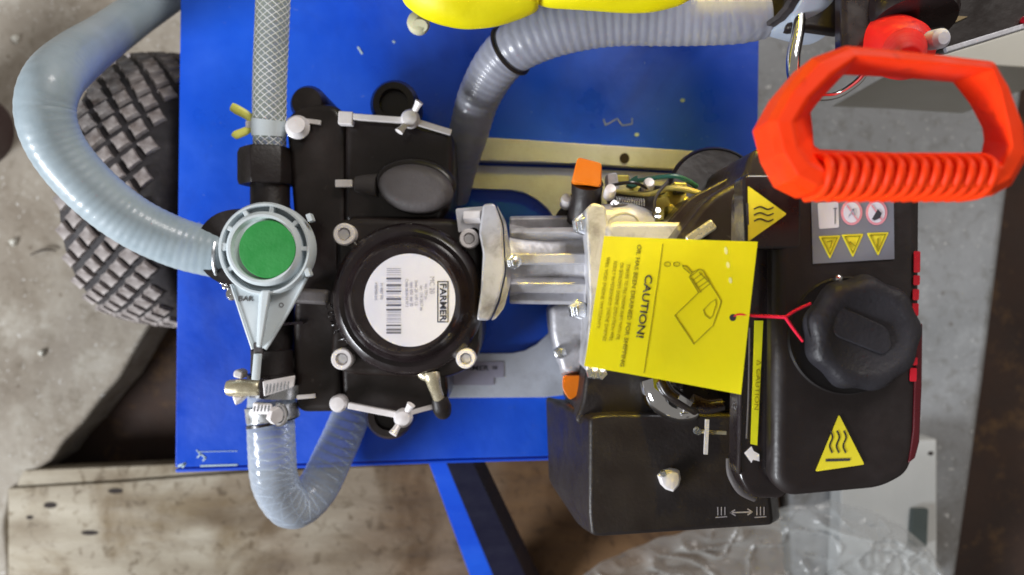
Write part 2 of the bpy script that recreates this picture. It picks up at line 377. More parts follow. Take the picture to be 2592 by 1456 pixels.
# ---------------------------------------------------------------- cart
ZT = 0.27
cart = thing('equipment_cart', 'blue steel cart deck carrying the pump and the engine, with knobbly dusty tyres', 'cart', (0, 0, ZF))
mb = MB().prism([(459, -260), (1926, -260), (1918, 380), (1880, 1141), (1100, 1163), (443, 1184)], ZT - .004, ZT)
deck = mk('deck', mb, M_blue, cart, bevel=0.0012)
# folded lower lip and scraped corner
mk('deck_lip', MB().prism([(443, 1187), (1100, 1166), (1880, 1144), (1880, 1152), (1100, 1174), (443, 1197)], ZT - .028, ZT - .0012), M_blue, cart, bevel=0.0015)
scr = mat('bare_scraped_metal', (0.55, 0.72, 0.85), rough=0.35, metal=0.3)
def scratch(pts, wpx=3, z=ZT + .0003, m=scr):
    return mk('scratch', line(MB(), pts, wpx, z), m, deck)
scratch([(452, 1180), (468, 1174), (462, 1182)], 6); scratch([(500, 1158), (508, 1150), (520, 1160), (514, 1166)], 4)
scratch([(500, 1144), (600, 1142)], 1.6); scratch([(508, 1180), (600, 1177)], 4); scratch([(498, 1140), (506, 1150)], 3)
scratch([(1528, 302), (1532, 318), (1562, 300), (1575, 318), (1600, 314), (1600, 300)], 3, m=mat('chalky_scratch', (0.25, 0.27, 0.3), rough=.7))
scratch([(906, 120), (916, 136)], 5, m=scr); scratch([(995, 105), (998, 108)], 5, m=scr)
for x, y in ((1612, 341), (1649, 113), (1728, 254)):
    mk('paint_fleck', MB().prism(ell(x, y, 6, 5, 10), ZT, ZT + .0008), mat('pale_fleck', (0.45, 0.55, 0.35), rough=.6), deck)
# leg
leg = mk('support_leg', MB().loops([[P(1082, 1100, .262), P(1128, 1100, .262), P(1128, 1166, .25), P(1082, 1166, .25)],
                                   [P(1226, 1480, -.02), P(1292, 1480, -.02), P(1292, 1560, -.02), P(1226, 1560, -.02)]]), M_blue, cart, bevel=.001)
mk('shaded_leg_web', MB().loops([[P(1127, 1100, .266), P(1196, 1100, .262), P(1196, 1168, .254), P(1127, 1168, .258)],
                          [P(1290, 1480, -.012), P(1378, 1480, -.012), P(1378, 1560, -.012), P(1290, 1560, -.012)]]), M_navy, cart, bevel=.001)  # shaded face of the blue leg, its shade put into the navy colour
# mounting plate with round ended opening
def plate_part(pts, z0, z1, name='mounting_plate', m=M_plate, bev=.0007): return mk(name, MB().prism(pts, z0, z1), m, cart, bevel=bev)
ZP = ZT + .006
plate_part([(1060, 338), (1200, 346), (1845, 388), (1842, 418), (1700, 428), (1480, 415), (1180, 406), (1060, 403)], ZT + .001, ZP + .006, 'mounting_rail')
def arc(cx, cy, rx, ry, a0, a1, n=14): return [(cx + rx * math.cos(R(a0 + (a1 - a0) * k / n)), cy + ry * math.sin(R(a0 + (a1 - a0) * k / n))) for k in range(n + 1)]
plate_part([(1060, 414), (1480, 427), (1720, 440), (1760, 900), (1760, 960), (1380, 1006), (1100, 1008), (1100, 896)] + [(1200, 895)] + arc(1290, 688, 150, 206, 88, -88) + [(1060, 472)], ZT + .001, ZP, 'mounting_plate')
mk('hole', MB().prism(ell(1581, 401, 12.5, 13.5, 20), ZP + .0061, ZP + .0065), M_knot, cart)
pb = mk('plate_bolt', MB().lathe(P(1822, 408, ZP + .006), (-.15, .1, 1), [(.0078, 0), (.0078, .0045), (.006, .006), (.0058, .009), (.001, .0095)], 6), M_zinc, cart, bevel=.0006)
# labels on the lower plate
sk = flat('rating_label', [(1142, 925), (1192, 925), (1192, 915), (1275, 916), (1275, 955), (1250, 956), (1250, 975), (1130, 975), (1130, 955), (1142, 954)], ZP + .0008, mat('plate_label', (0.34, 0.33, 0.42), rough=.5, nscale=40), cart)
text('lettering', 'FARMER', 1196, 932, ZP + .001, 13, -1, M_ink, sk, 1.25, .01); text('lettering', '88', 1252, 932, ZP + .001, 9, 0, M_ink, sk)
# wheels
def wheel(c, yaw, blocks=True):
    c = Vector(c); RM = Matrix.Rotation(yaw, 3, 'Z')
    prof = [(-.040, .082), (-.0505, .098), (-.0525, .114), (-.0495, .127), (-.042, .1335), (-.025, .1365), (0, .138), (.025, .1365), (.042, .1335), (.0495, .127), (.0525, .114), (.0505, .098), (.040, .082)]
    n = 72; lps = []
    for k in range(n):
        a = 2 * math.pi * k / n
        lps.append([c + RM @ Vector((x, r * math.sin(a), r * math.cos(a))) for x, r in prof])
    mb = MB(); base = 0
    for lp in lps: mb.v += lp
    m = len(prof)
    for i in range(n):
        for j in range(m): mb.f.append((i * m + j, i * m + (j + 1) % m, ((i + 1) % n) * m + (j + 1) % m, ((i + 1) % n) * m + j))
    wh = mk('wheel', mb, M_rub, cart)
    mk('rim', MB().lathe(c, RM @ Vector((1, 0, 0)), [(.015, -.03), (.079, -.034), (.0815, -.03), (.06, -.008), (.06, .008), (.0815, .03), (.079, .034), (.015, .03)], 40), M_alu, wh)
    return wh, RM, c
def crown(x): return .138 - .0045 * (abs(x) / .042) ** 2.2
def tread(wh, RM, c, yaw, a0, a1):
    # one raised diamond stud, shared by all copies
    me = bpy.data.meshes.new('tread_block'); h = .0036
    star = []
    for k in range(8):
        a = math.pi * k / 4; r = (.0090 if k % 2 == 0 else .0060); r *= (1.04 if k in (2, 6) else .98)
        star.append((r * 1.02 * math.cos(a), r * 1.02 * math.sin(a)))
    v = [(x * 1.06, y * 1.06, -.001) for x, y in star] + [(x * .93, y * .93, h) for x, y in star]
    f = [(i, (i + 1) % 8, 8 + (i + 1) % 8, 8 + i) for i in range(8)] + [tuple(range(8, 16))]
    me.from_pydata(v, [], f); me.materials.append(M_tread)
    cols = [-.0415 + .0117 * k for k in range(7)]; rows = 60
    for i in range(rows):
        for j, x in enumerate(cols):
            if (i + j) % 2: continue
            a = 2 * math.pi * i / rows
            aa = (a + math.pi) % (2 * math.pi) - math.pi
            if not (R(a0) < aa < R(a1)): continue
            r = crown(x)
            p = c + RM @ Vector((x, r * math.sin(a), r * math.cos(a)))
            o = bpy.data.objects.new('tread_block', me); COL.objects.link(o); o.parent = wh; WL[o] = p; o.location = p - WL[wh]
            tilt = -x / .042 * .22
            o.rotation_euler = (RM.to_4x4() @ Matrix.Rotation(-a, 4, 'X') @ Matrix.Rotation(-tilt, 4, 'Y')).to_euler()
            o.scale = (random.uniform(.9, 1.05), random.uniform(.9, 1.05), 1)
YW = R(-7)
wa = wheel((-.352, .100, .12), YW); tread(*wa, YW, -100, 100)
wb2 = wheel((.170, .072, .112), 0); tread(*wb2, 0, -10, 100)
mk('axle', MB().lathe((-.29, .10, .12), (1, -.06, 0), [(.012, 0), (.012, .42)], 20), M_navy, cart)

# ---------------------------------------------------------------- pump
pump = thing('diaphragm_pump', 'black cast diaphragm pump with a round white label and four ringed bolts', 'pump', P(1000, 700, ZT + .008))
def pp(name, pts, z0, z1, m=M_blk, bev=.004, seg=3, rad=18, top=None):
    return mk(name, MB().prism(rpoly(pts, rad), z0, z1), m, pump, bevel=bev, seg=seg)
pp('pump_foot', [(905, 560), (1150, 560), (1150, 960), (905, 960)], ZT + .007, .31)
pp('manifold', [(752, 268), (790, 258), (850, 262), (878, 300), (880, 520), (872, 760), (860, 800), (866, 1044), (748, 1046), (742, 960), (738, 850), (748, 640), (735, 480), (720, 300)], .30, .358, bev=.010, seg=4, rad=30)
pp('pump_head', [(872, 292), (1010, 298), (1148, 332), (1150, 410), (1143, 520), (1110, 566), (868, 566)], .30, .362, bev=.007, rad=30)
pp('pump_head', [(862, 906), (1130, 920), (1136, 1000), (1118, 1040), (1000, 1050), (868, 1040)], .30, .362, bev=.007, rad=26)
pp('crankcase', [(846, 560), (900, 548), (1150, 552), (1206, 572), (1222, 650), (1222, 860), (1200, 928), (1130, 960), (870, 950), (832, 905), (846, 780)], .30, .378, bev=.006, rad=34)
# filler ribs that hold the round cover
for x0, y0, x1, y1 in ((1036, 566, 1036, 640), (870, 592, 930, 660), (1182, 600, 1130, 660), (866, 905, 935, 850), (1174, 903, 1130, 850), (850, 757, 900, 757)):
    mk('rib', MB().bar(P(x0, y0, .379), P(x1, y1, .382), .006, .010), M_blk, pump, bevel=.0015)
cc = P(1036, 757, .376)
mk('round_cover', MB().lathe(cc, (0, 0, 1), [(L(192, .38), 0), (L(192, .38), .006), (L(184, .38), .011), (L(172, .39), .0135), (L(160, .39), .0125), (L(152, .39), .0145), (L(146, .40), .022), (L(140, .40), .0265), (L(132, .40), .0285), (L(124, .40), .0275), (.0005, .0275)], 72), M_gloss, pump, bevel=0)
ZS = .376 + .0282
lab = mk('round_label', MB().prism(ell(1037, 760, 116, 118, 56, ), ZS - .0006, ZS), M_white, pump)
zi = ZS + .0002
fr = text('lettering', 'FARMER', 1121, 765, zi, 17, -90, M_ink, lab, 1.12, .02)
mk('lettering_frame', line(MB(), [(1108, 713), (1134, 713), (1134, 815), (1108, 815)], 2.2, zi, closed=True), M_ink, lab)
text('lettering', 'MC 20', 1093, 722, zi, 13, -90, M_fade, lab, .9)
bars = MB(); y = 679
random.seed(3)
dark = MB()
for k, yy in enumerate([705, 722, 738, 757, 773, 784, 824, 835, 843]): line(dark, [(979, yy), (1014, yy)], 3.4, zi)
yy = 680
while yy < 848:
    line(bars, [(979, yy), (1014, yy)], 1.3, zi - .00005); yy += random.choice([4, 5, 6, 8])
mk('barcode', dark, mat('bar_ink', (0.10, 0.10, 0.13), rough=.6), lab); mk('barcode', bars, M_fade, lab)
for x, y, s, n in ((951, 738, '4 087500 215', 7), (965, 738, 'P1 4087 500', 7), (1029, 742, 'Code 26.0154.97.3', 8), (1041, 745, 'rpm 650  bar 20', 8), (1053, 742, 'l/min 20  kW 1,0', 8), (1066, 755, 'ser. 114 2017 06', 8), (1078, 738, 'max 290 psi', 7)):
    text('small_print', s, x, y, zi, n, -90, M_fade, lab, .85)
def bolt(px, py, z, r, m=M_zinc, par=pump):
    c = P(px, py, z); rr = L(r, z)
    b = mk('bolt', MB().lathe(c, (0, 0, 1), [(rr * .98, -.03), (rr, 0), (rr, .0035), (rr * .9, .0045), (rr * .60, .0045), (rr * .56, .002), (rr * .1, .002)], 32), m, par, bevel=0)
    mk('socket', MB().lathe(c, (0, 0, 1), [(rr * .53, .0021), (rr * .50, .0034), (rr * .1, .0036)], 6), M_sock, b)
    return b
for x, y, r in ((874, 594, 28), (1188, 605, 25), (868, 908, 27), (1180, 907, 25)): bolt(x, y, .384, r, M_zinc)
# damper knob
mk('damper_cap', MB().prism(ell(1048, 474, 96, 62, 40, 8), .36, .385), M_gpl, pump, bevel=.008, seg=5)
mk('damper_cap_rim', MB().prism(ell(1050, 462, 104, 66, 40, 6), .355, .372), M_blk, pump, bevel=.006, seg=3)
mk('damper_neck', MB().tube(spline([(905, 468, .358, .007), (960, 470, .362, .009)], 3), 16), M_gpl, pump)
mk('clip', MB().box(P(871, 465, .364), (.0125, .0055, .004)), M_zinc, pump, bevel=.0006)
for x, y in ((1012, 285), (1000, 1036)):
    mk('head_port', MB().lathe(P(x, y, .30), (0, 0, 1), [(L(62, .33), 0), (L(62, .33), .028), (L(52, .33), .034), (L(36, .33), .034), (L(34, .33), .028), (.001, .028)], 40), M_blk, pump)
mk('head_port', MB().lathe(P(822, 300, .30), (0, 0, 1), [(L(45, .33), 0), (L(45, .33), .05), (L(36, .33), .056), (.001, .057)], 30), M_blk, pump)
mk('retaining_bar', MB().bar(P(895, 296, .372), P(1035, 306, .372), .0045, .004), M_zinc, pump, bevel=.0006)
mk('retaining_bar', MB().bar(P(1060, 311, .372), P(1142, 336, .366), .0045, .004), M_zinc, pump, bevel=.0006)
mk('bar_block', MB().box(P(877, 301, .370), (.0105, .0095, .008), R(-3)), M_zinc, pump, bevel=.0008)
mk('retaining_bar', MB().bar(P(882, 1026, .372), P(1005, 1050, .372), .0045, .004), M_zinc, pump, bevel=.0006)
mk('retaining_bar', MB().bar(P(1035, 1046, .370), P(1115, 1024, .366), .0035, .003), M_zinc, pump, bevel=.0006)
mk('bar_block', MB().lathe(P(862, 1018, .362), (0, 0, 1), [(.0062, 0), (.0064, .008), (.005, .0105), (.001, .011)], 24), M_zinc, pump)
mk('retaining_bar', MB().bar(P(752, 1006, .362), P(798, 1002, .362), .003, .002), M_zinc, pump)
mk('retaining_bar', MB().bar(P(770, 306, .362), P(812, 311, .362), .0032, .003), M_zinc, pump)
def wing(px, py, z, ang, r=.0068, ln=50, parent=pump, m=M_zinc):
    c = P(px, py, z)
    n = mk('wing_nut', MB().lathe(c, (0, 0, 1), [(r, 0), (r, .004), (r * .75, .007), (r * .3, .0078), (.0003, .008)], 24), m, parent)
    for s in (0, 180):
        d = Vector((math.cos(R(ang + s)), math.sin(R(ang + s)), .35)).normalized()
        a = c + d * r * .7 + Vector((0, 0, .003)); b = c + d * L(ln, z) + Vector((0, 0, .005))
        mk('wing', MB().tube(spline_w([(a, .0022), (a.lerp(b, .55), .0024), (b, .0032)], 4), 10, oval=.6), m, n)
wing(1040, 303, .372, 56, ln=48); wing(1022, 1056, .372, -122, ln=46)
# oil drain elbow
mk('drain_elbow', MB().tube(spline([(1062, 905, .372, .0048), (1072, 945, .374, .0046), (1092, 950, .376, .0045)], 6), 16), M_brass, pump)
mk('drain_tube', MB().tube(spline([(1092, 946, .378, .006), (1094, 955, .378, .0058), (1102, 985, .374, .0045), (1114, 1018, .368, .0042)], 5), 16), M_brass, pump)
mk('drain_cap', MB().tube(spline([(1112, 1006, .368, .006), (1118, 1030, .366, .0072), (1122, 1044, .36, .006)], 5), 16), M_pla, pump)
for i, ch in enumerate('COMET'):
    text('cast_letter', ch, 832 + 4 * i + (i * i), 775 + 21 * i, .3785, 16, -74 - 0 * i, M_gloss, pump, 1.1, .02, ext=.0012)
# screw clip next to the pressure hose
mk('screw_clip', MB().lathe(P(755, 325, .364), (.1, .1, 1), [(.0085, 0), (.009, .003), (.0065, .006), (.0062, .0085), (.001, .0095)], 20), M_zinc, pump)
mk('bracket', MB().prism([(725, 300), (742, 292), (752, 330), (745, 350), (728, 345)], .33, .368), M_steel, pump, bevel=.001)
mk('pump_sleeve', MB().bar(P(738, 748, .366), P(835, 753, .369), .011, .010), M_gpl, pump, bevel=.003)
for (x0, y0, x1, y1) in ((700, 775, 790, 762), (705, 820, 780, 815)):
    mk('bracket', MB().bar(P(x0, y0, .345), P(x1, y1, .345), .002, .03), M_gloss, pump)

# ---------------------------------------------------------------- flange + bell housing between pump and engine
gb = thing('coupling_housing', 'cast aluminium coupling housing joining the black pump to the engine', 'housing', P(1350, 660, ZT + .008))
def gp(name, pts, z0, z1, m=M_alu, bev=.002, rad=10): return mk(name, MB().prism(rpoly(pts, rad, 4), z0, z1), m, gb, bevel=bev)
gp('pump_flange', [(1222, 516), (1252, 514), (1272, 570), (1278, 690), (1262, 760), (1240, 812), (1206, 812), (1216, 740), (1222, 640), (1212, 590)], .30, .398)
gp('engine_flange', [(1256, 516), (1280, 560), (1294, 640), (1292, 720), (1276, 780), (1254, 808), (1243, 812), (1266, 762), (1281, 690), (1275, 570)], .30, .394)
gp('flange_lug', [(1153, 528), (1228, 522), (1226, 596), (1202, 575), (1160, 590)], .32, .385, rad=6)
mk('bolt', MB().lathe(P(1198, 549, .385), (1, 0, .25), [(.005, -.006), (.005, .006), (.001, .0062)], 6), M_zinc, gb)
ax = P(1290, 660, .362)
mk('bell_barrel', MB().lathe(ax, (1, 0, 0), [(.0295, 0), (.027, .012), (.0255, .03), (.027, .05), (.031, .062)], 48), M_alu, gb)
for ang, wd, h in ((90, .008, .034), (52, .006, .033), (128, .009, .034), (22, .007, .035), (158, .006, .034), (200, .006, .034), (-20, .006, .034)):
    a = R(ang); d = Vector((0, math.cos(a), math.sin(a)))
    mk('rib', MB().bar(ax + d * .029 + Vector((0, 0, 0)), ax + d * .030 + Vector((.062, 0, 0)), wd, .009, up=d), M_alu, gb, bevel=.0015)
gp('engine_face_plate', [(1482, 530), (1500, 512), (1532, 520), (1545, 600), (1530, 900), (1500, 950), (1482, 940), (1492, 760)], .29, .415, bev=.003)
gp('lower_casting', [(1392, 776), (1490, 770), (1490, 946), (1425, 948), (1412, 900), (1398, 850)], .29, .365, bev=.006, rad=20)
for x, y, z, r in ((1478, 568, .402, .0062), (1466, 784, .398, .0058), (1418, 893, .367, .004), (1300, 664, .396, .0042)):
    mk('bolt', MB().lathe(P(x, y, z), (.5, 0, 1) if x != 1418 else (0, 0, 1), [(r * 1.25, -.004), (r * 1.25, 0), (r, .0005), (r, .005), (r * .5, .006)], 6), M_steel, gb, bevel=.0004)
for x, y in ((1490, 560), (1493, 585)): mk('washer', MB().lathe(P(x, y, .404), (1, 0, .2), [(.0045, 0), (.0045, .003)], 16), M_steel, gb)
# oil fill necks and plugs
mk('oil_neck', MB().tube(spline([(1480, 555, .375, .0135), (1484, 500, .385, .0105), (1487, 462, .392, .0112)], 4), 24), M_pla, gb)
mk('neck_bracket', MB().prism(rpoly([(1425, 520), (1450, 485), (1520, 480), (1525, 560), (1450, 570), (1405, 545)], 12), .31, .372), M_pla, gb, bevel=.004)
def plug(pts0, pts1, z0, z1):
    return mk('oil_plug', MB().loops([[P(x, y, z0) for x, y in rpoly(pts0, 8, 3)], [P(x, y, z1) for x, y in rpoly(pts1, 10, 3)]]), M_org, gb, bevel=.002, seg=3)
plug([(1445, 455), (1522, 460), (1524, 478), (1446, 472)], [(1462, 396), (1524, 412), (1520, 472), (1448, 460)], .385, .408)
mk('oil_plug', MB().loops([[P(*q, .352) for q in rpoly([(1424, 950), (1476, 946), (1470, 990), (1446, 1012), (1428, 996)], 8, 3)], [P(*q, .372) for q in rpoly([(1424, 952), (1474, 950), (1464, 1000), (1442, 1014), (1424, 985)], 10, 3)]]), M_org, gb, bevel=.003, seg=3)
mk('oil_neck', MB().tube(spline([(1448, 880, .35, .012), (1449, 948, .358, .0085)], 4), 20), M_alu, gb)

# ---------------------------------------------------------------- engine
eng = thing('petrol_engine', 'black petrol engine with fuel tank, warning stickers and fluted fuel cap', 'engine', P(1850, 800, ZT + .008))
def ep(name, pts, z0, z1, m=M_pla, bev=.004, seg=3, rad=20, par=None): return mk(name, MB().prism(rpoly(pts, rad, 6), z0, z1), m, par or eng, bevel=bev, seg=seg)
# crankcase under the tag
ep('engine_block', [(1535, 560), (1880, 560), (1880, 930), (1510, 910)], .28, .42, M_alu, rad=30)
ep('engine_base', [(1560, 480), (1830, 470), (1850, 640), (1540, 620)], .28, .335, M_yz, bev=.003)
ep('cylinder_cover', [(1484, 925), (1740, 925), (1740, 1075), (1450, 1075), (1474, 1020)], .28, .412, M_pla, bev=.008, rad=30)
# air cleaner: flared box
lo = rpoly([(1380, 1002), (1410, 1010), (1880, 1020), (1950, 1090), (1975, 1318), (1500, 1352), (1465, 1330), (1388, 1215)], 16, 4)
hi = rpoly([(1492, 1056), (1530, 1050), (1870, 1048), (1930, 1100), (1958, 1328), (1520, 1357), (1496, 1354), (1491, 1300)], 16, 4)
ab = mk('air_cleaner', MB().loops([[P(x, y, .31) for x, y in lo], [P(x, y, .43) for x, y in hi]]), M_pla, eng, bevel=.003, seg=3)
kn = mk('cover_nut', MB().lathe(P(1693, 1210, .4295), (0, 0, 1), [(.0072, 0), (.0075, .004), (.006, .0065), (.002, .0075)], 9, 3, .12), M_zinc, ab, bevel=.0005)
mk('cover_nut_stud', MB().lathe(P(1678, 1198, .436), (0, 0, 1), [(.0022, 0), (.002, .003)], 8), M_steel, kn)
# raised ridge on box
# icon < - > marks
ic = MB(); zk = .4302
for cx in (1826, 1925):
    for d in (-9, 0, 9): line(ic, [(cx + d, 1284), (cx + d, 1304)], 2.2, zk)
    line(ic, [(cx - 14, 1310), (cx + 14, 1308)], 2.4, zk)
line(ic, [(1850, 1298), (1902, 1296)], 3.4, zk); line(ic, [(1860, 1291), (1849, 1298), (1861, 1305)], 3, zk); line(ic, [(1893, 1289), (1904, 1296), (1893, 1303)], 3, zk)
mk('choke_symbol', ic, mat('pale_print', (0.35, 0.32, 0.33), rough=.6), ab)
mk('lever_guard', MB().tube(spline([(1846, 1160, .44, .0022), (1852, 1200, .441, .003), (1876, 1240, .441, .0032), (1912, 1262, .438, .0024)], 5), 12, oval=.6), M_gpl, eng)
# choke lever (cross)
mk('choke_lever', MB().bar(P(1790, 1062, .448), P(1786, 1150, .448), .0024, .0015), M_zinc, eng)
mk('choke_lever', MB().bar(P(1766, 1092, .446), P(1838, 1096, .446), .0022, .0015), M_brass, eng)
mk('lever_pin', MB().lathe(P(1764, 1090, .445), (0, 0, 1), [(.0025, 0), (.0022, .004)], 10), M_steel, eng)
# muffler clamp / shiny elbow under the tag
mk('intake_elbow', MB().tube(spline([(1655, 960, .43, .010), (1670, 1000, .432, .011), (1712, 1030, .43, .010), (1750, 1040, .425, .008)], 6), 20), M_chrome, eng)
mk('spark_lead', MB().tube(spline([(1672, 965, .445, .003), (1690, 995, .447, .003), (1725, 1018, .447, .003), (1760, 1040, .44, .003)], 6), 10), M_blk, eng)
mk('retainer', MB().bar(P(1718, 1004, .452), P(1750, 1024, .452), .003, .002), M_chrome, eng)
mk('spark_plug_cap', MB().tube(spline([(1750, 1020, .438, .006), (1790, 1030, .438, .005), (1830, 1024, .438, .004)], 4), 14), M_gloss, eng)
ep('shroud', [(1700, 930), (1900, 930), (1900, 1070), (1700, 1070)], .30, .418, M_gloss, bev=.008, rad=40)
for x, y in ((1500, 944), (1519, 946)): mk('bolt', MB().lathe(P(x, y, .42), (0, .3, 1), [(.0045, 0), (.0045, .004), (.001, .005)], 6), M_steel, eng)
# tank: lower flange channel + upper shell
ep('tank_flange', [(1874, 470), (2000, 420), (2000, 1266), (1900, 1262), (1868, 1205)], .495, .5145, M_gloss, bev=.003, rad=40)
ep('tank_belly', [(2060, 480), (2320, 480), (2300, 1100), (2060, 1120)], .40, .513, M_gloss, bev=.003, rad=30)
tk = ep('fuel_tank', [(1962, 430), (2338, 420), (2335, 900), (2325, 1150), (2305, 1205), (2240, 1240), (2000, 1262), (1958, 1225)], .5125, .530, dusty('tank_enamel', (0.010, 0.006, 0.006), (0.030, 0.020, 0.019), lo=.55, hi=.9, rough=.45, coat=.1, bump=.15, bscale=300, nscale=14), bev=.010, seg=5, rad=46)
mk('rib', MB().tube(spline([(1880, 600, .515, .0008), (1878, 900, .515, .0008), (1872, 1200, .515, .0008)], 6), 8), M_gloss, eng)
mk('rib', MB().tube(spline([(1898, 830, .515, .0006), (1895, 1000, .515, .0006), (1890, 1110, .515, .0006)], 6), 8), M_gpl, eng)
# red edge stripe and lettering on the tank rim
mk('red_stripe', MB().prism([(2320, 820), (2337, 818), (2335, 980), (2329, 1120), (2318, 1160), (2300, 1175), (2312, 1090)], .5155, .5302), M_redk, eng, bevel=.001)
for (x, y0, y1) in ((2322, 636, 690), (2321, 697, 722), (2319, 732, 760), (2318, 768, 800), (2315, 905, 925), (2313, 932, 966)):
    mk('red_decal', MB().prism(rpoly([(x - 8, y0), (x + 8, y0), (x + 7, y1), (x - 9, y1)], 4, 3), .5305, .5311), M_redp, eng)
# fuel cap
cp = P(2166, 842, .53)
mk('filler_recess', MB().lathe(P(2142, 850, .53), (0, 0, 1), [(L(150, .53), 0), (L(146, .53), .0015), (L(140, .53), .001), (L(100, .53), .0008)], 60), mat('dark_recess', (0.006, 0.004, 0.004), rough=.6), eng)
cap = mk('fuel_cap', MB().lathe(cp, (.03, 0, 1), [(L(136, .53), 0, .03), (L(143, .53), .005, .035), (L(142, .54), .009, .035), (L(137, .54), .0122, .03), (L(128, .54), .0140, .02), (L(114, .54), .0147, .008), (L(98, .54), .0144, 0), (L(90, .54), .0134, 0), (.0005, .0134, 0)], 120, 9), M_capm, eng)
mk('cap_bar', MB().prism(rpoly([(2100, 800), (2120, 770), (2250, 830), (2262, 880), (2240, 900), (2110, 850)], 20, 4), .5425, .5444), M_capm, cap, bevel=.003, seg=3)
mk('vent_bead', MB().lathe(P(2118, 706, .533), (0, 0, 1), [(.0022, 0), (.0018, .003), (.0003, .004)], 10), M_chrome, eng)
mk('vent_bead', MB().lathe(P(2080, 815, .533), (0, 0, 1), [(.0022, 0), (.0018, .002), (.0003, .003)], 10), M_zinc, eng)
# stickers
def heat(pts, z, ang, cx, cy, sc):
    s = flat('warning_sticker', rpoly(pts, 5, 3), z, M_ytape, eng)
    g = MB(); c, sn = math.cos(R(ang)), math.sin(R(ang))
    T = lambda x, y: (cx + (x * c - y * sn) * sc, cy + (x * sn + y * c) * sc)
    for dx in (-19, 0, 19):
        line(g, [T(dx + 4 * math.sin((y + 30) / 60 * 2 * math.pi * 1.2), y) for y in range(-34, 31, 5)], 4.2 * sc, z + .0002)
    line(g, [T(-32, 48), T(32, 46)], 7 * sc, z + .0002)
    mk('heat_symbol', g, M_ink, s)
heat([(2124, 1050), (2188, 1176), (2064, 1194)], .5308, 0, 2121, 1122, .9)
ep('tank_shoulder', [(1880, 440), (2030, 440), (2030, 632), (1888, 632)], .512, .5304, M_gloss, bev=.002)
heat([(1893, 470), (1992, 542), (1894, 612)], .5309, 90, 1930, 542, .80)
sz = .5308
gs = flat('symbol_sticker', [(2053, 493), (2262, 490), (2264, 656), (2058, 668)], sz, M_gstk, eng)
flat('white_pictogram', rpoly([(2070, 514), (2122, 511), (2124, 576), (2074, 580)], 5, 3), sz + .0003, M_white, gs)
line_mb = MB(); line(line_mb, [(2114, 528), (2114, 566)], 2.5, sz + .0005); line(line_mb, [(2110, 528), (2118, 528)], 2, sz + .0005); mk('pictogram_print', line_mb, M_gstk, gs)
for cx in (2156, 2219):
    flat('round_pictogram', ell(cx, 538, 27, 32, 28), sz + .0003, M_pink, gs); flat('round_pictogram', ell(cx, 538, 21, 26, 28), sz + .0005, M_white, gs)
g = MB(); line(g, [(2144, 520), (2170, 556)], 3, sz + .0007); line(g, [(2207, 520), (2232, 556)], 3, sz + .0007); mk('slash', g, M_pink, gs)
g = MB(); line(g, [(2150, 546), (2160, 530), (2164, 544)], 4, sz + .0009); mk('pictogram_print', g, M_fade, gs)
flat('pictogram_print', [(2208, 554), (2222, 530), (2232, 540), (2228, 552), (2214, 558)], sz + .0009, M_ink, gs)
for cx, dy in ((2100, 0), (2158, -4), (2222, -8)):
    flat('yellow_triangle', rpoly([(cx - 28, 598 + dy), (cx + 28, 596 + dy), (cx + 1, 656 + dy)], 4, 3), sz + .0003, M_ytape, gs)
    g = MB(); line(g, [(cx - 19, 603 + dy), (cx + 19, 602 + dy), (cx + 1, 644 + dy)], 2.4, sz + .0005, closed=True); mk('triangle_outline', g, M_yink, gs)
g = MB(); line(g, [(2223, 604), (2223, 626)], 4, sz + .0007); line(g, [(2223, 631), (2223, 634)], 4, sz + .0007); line(g, [(2094, 612), (2106, 610), (2102, 628)], 3, sz + .0007); line(g, [(2152, 612), (2164, 622)], 3, sz + .0007)
mk('pictogram_print', g, M_yink, gs)
ct = flat('caution_strip', [(1910, 812), (1932, 812), (1917, 1128), (1900, 1124)], .5152, mat('lime_label', (0.80, 0.80, 0.01), c2=(0.86, 0.86, 0.02), rough=.45, nscale=30), eng)
text('lettering', '\u0394 CAUTION', 1917, 975, .5154, 11, -93, M_yink, ct, 1.55, .0)
aw = flat('arrow_sticker', [(1902, 1130), (1884, 1147), (1902, 1172), (1906, 1164), (1922, 1168), (1922, 1150), (1908, 1142)], .5155, mat('white_arrow', (0.8, 0.78, 0.82), rough=.5), eng)
# blower housing, starter, wiring (upper left of the engine)
ep('blower_housing', [(1700, 620), (1790, 500), (1880, 450), (1900, 380), (1965, 360), (1990, 640), (1900, 720), (1650, 720)], .30, .455, M_blk, bev=.012, seg=4, rad=50)
ep('blower_lip', [(1655, 600), (1745, 500), (1860, 440), (1885, 462), (1775, 530), (1700, 640), (1640, 640)], .30, .418, M_blk, bev=.006, rad=18)
mk('starter_disc', MB().lathe(P(1802, 500, .345), (0, .2, 1), [(.036, 0), (.036, .012), (.034, .014), (.033, .013), (.012, .012), (.001, .012)], 48), M_blk, eng)
mk('exhaust_guard', MB().bar(P(1740, 612, .457), P(1808, 566, .46), .007, .004), M_brass, eng, bevel=.0015)
mk('carburettor', MB().prism(rpoly([(1600, 470), (1740, 470), (1735, 540), (1690, 600), (1610, 590)], 8), .335, .372), M_yz, eng, bevel=.002)
mk('carburettor_bowl', MB().tube(spline([(1530, 565, .392, .013), (1590, 562, .392, .0135), (1640, 572, .388, .010)], 5), 26), M_alu, eng)
mk('carburettor_bowl', MB().lathe(P(1572, 590, .39), (0, 0, 1), [(.014, 0), (.014, .013), (.0125, .016), (.011, .0145), (.001, .0145)], 30), M_alu, eng)
mk('linkage', MB().tube(spline([(1540, 500, .386, .005), (1600, 503, .386, .005), (1632, 508, .384, .0055)], 4), 14), M_gpl, eng)
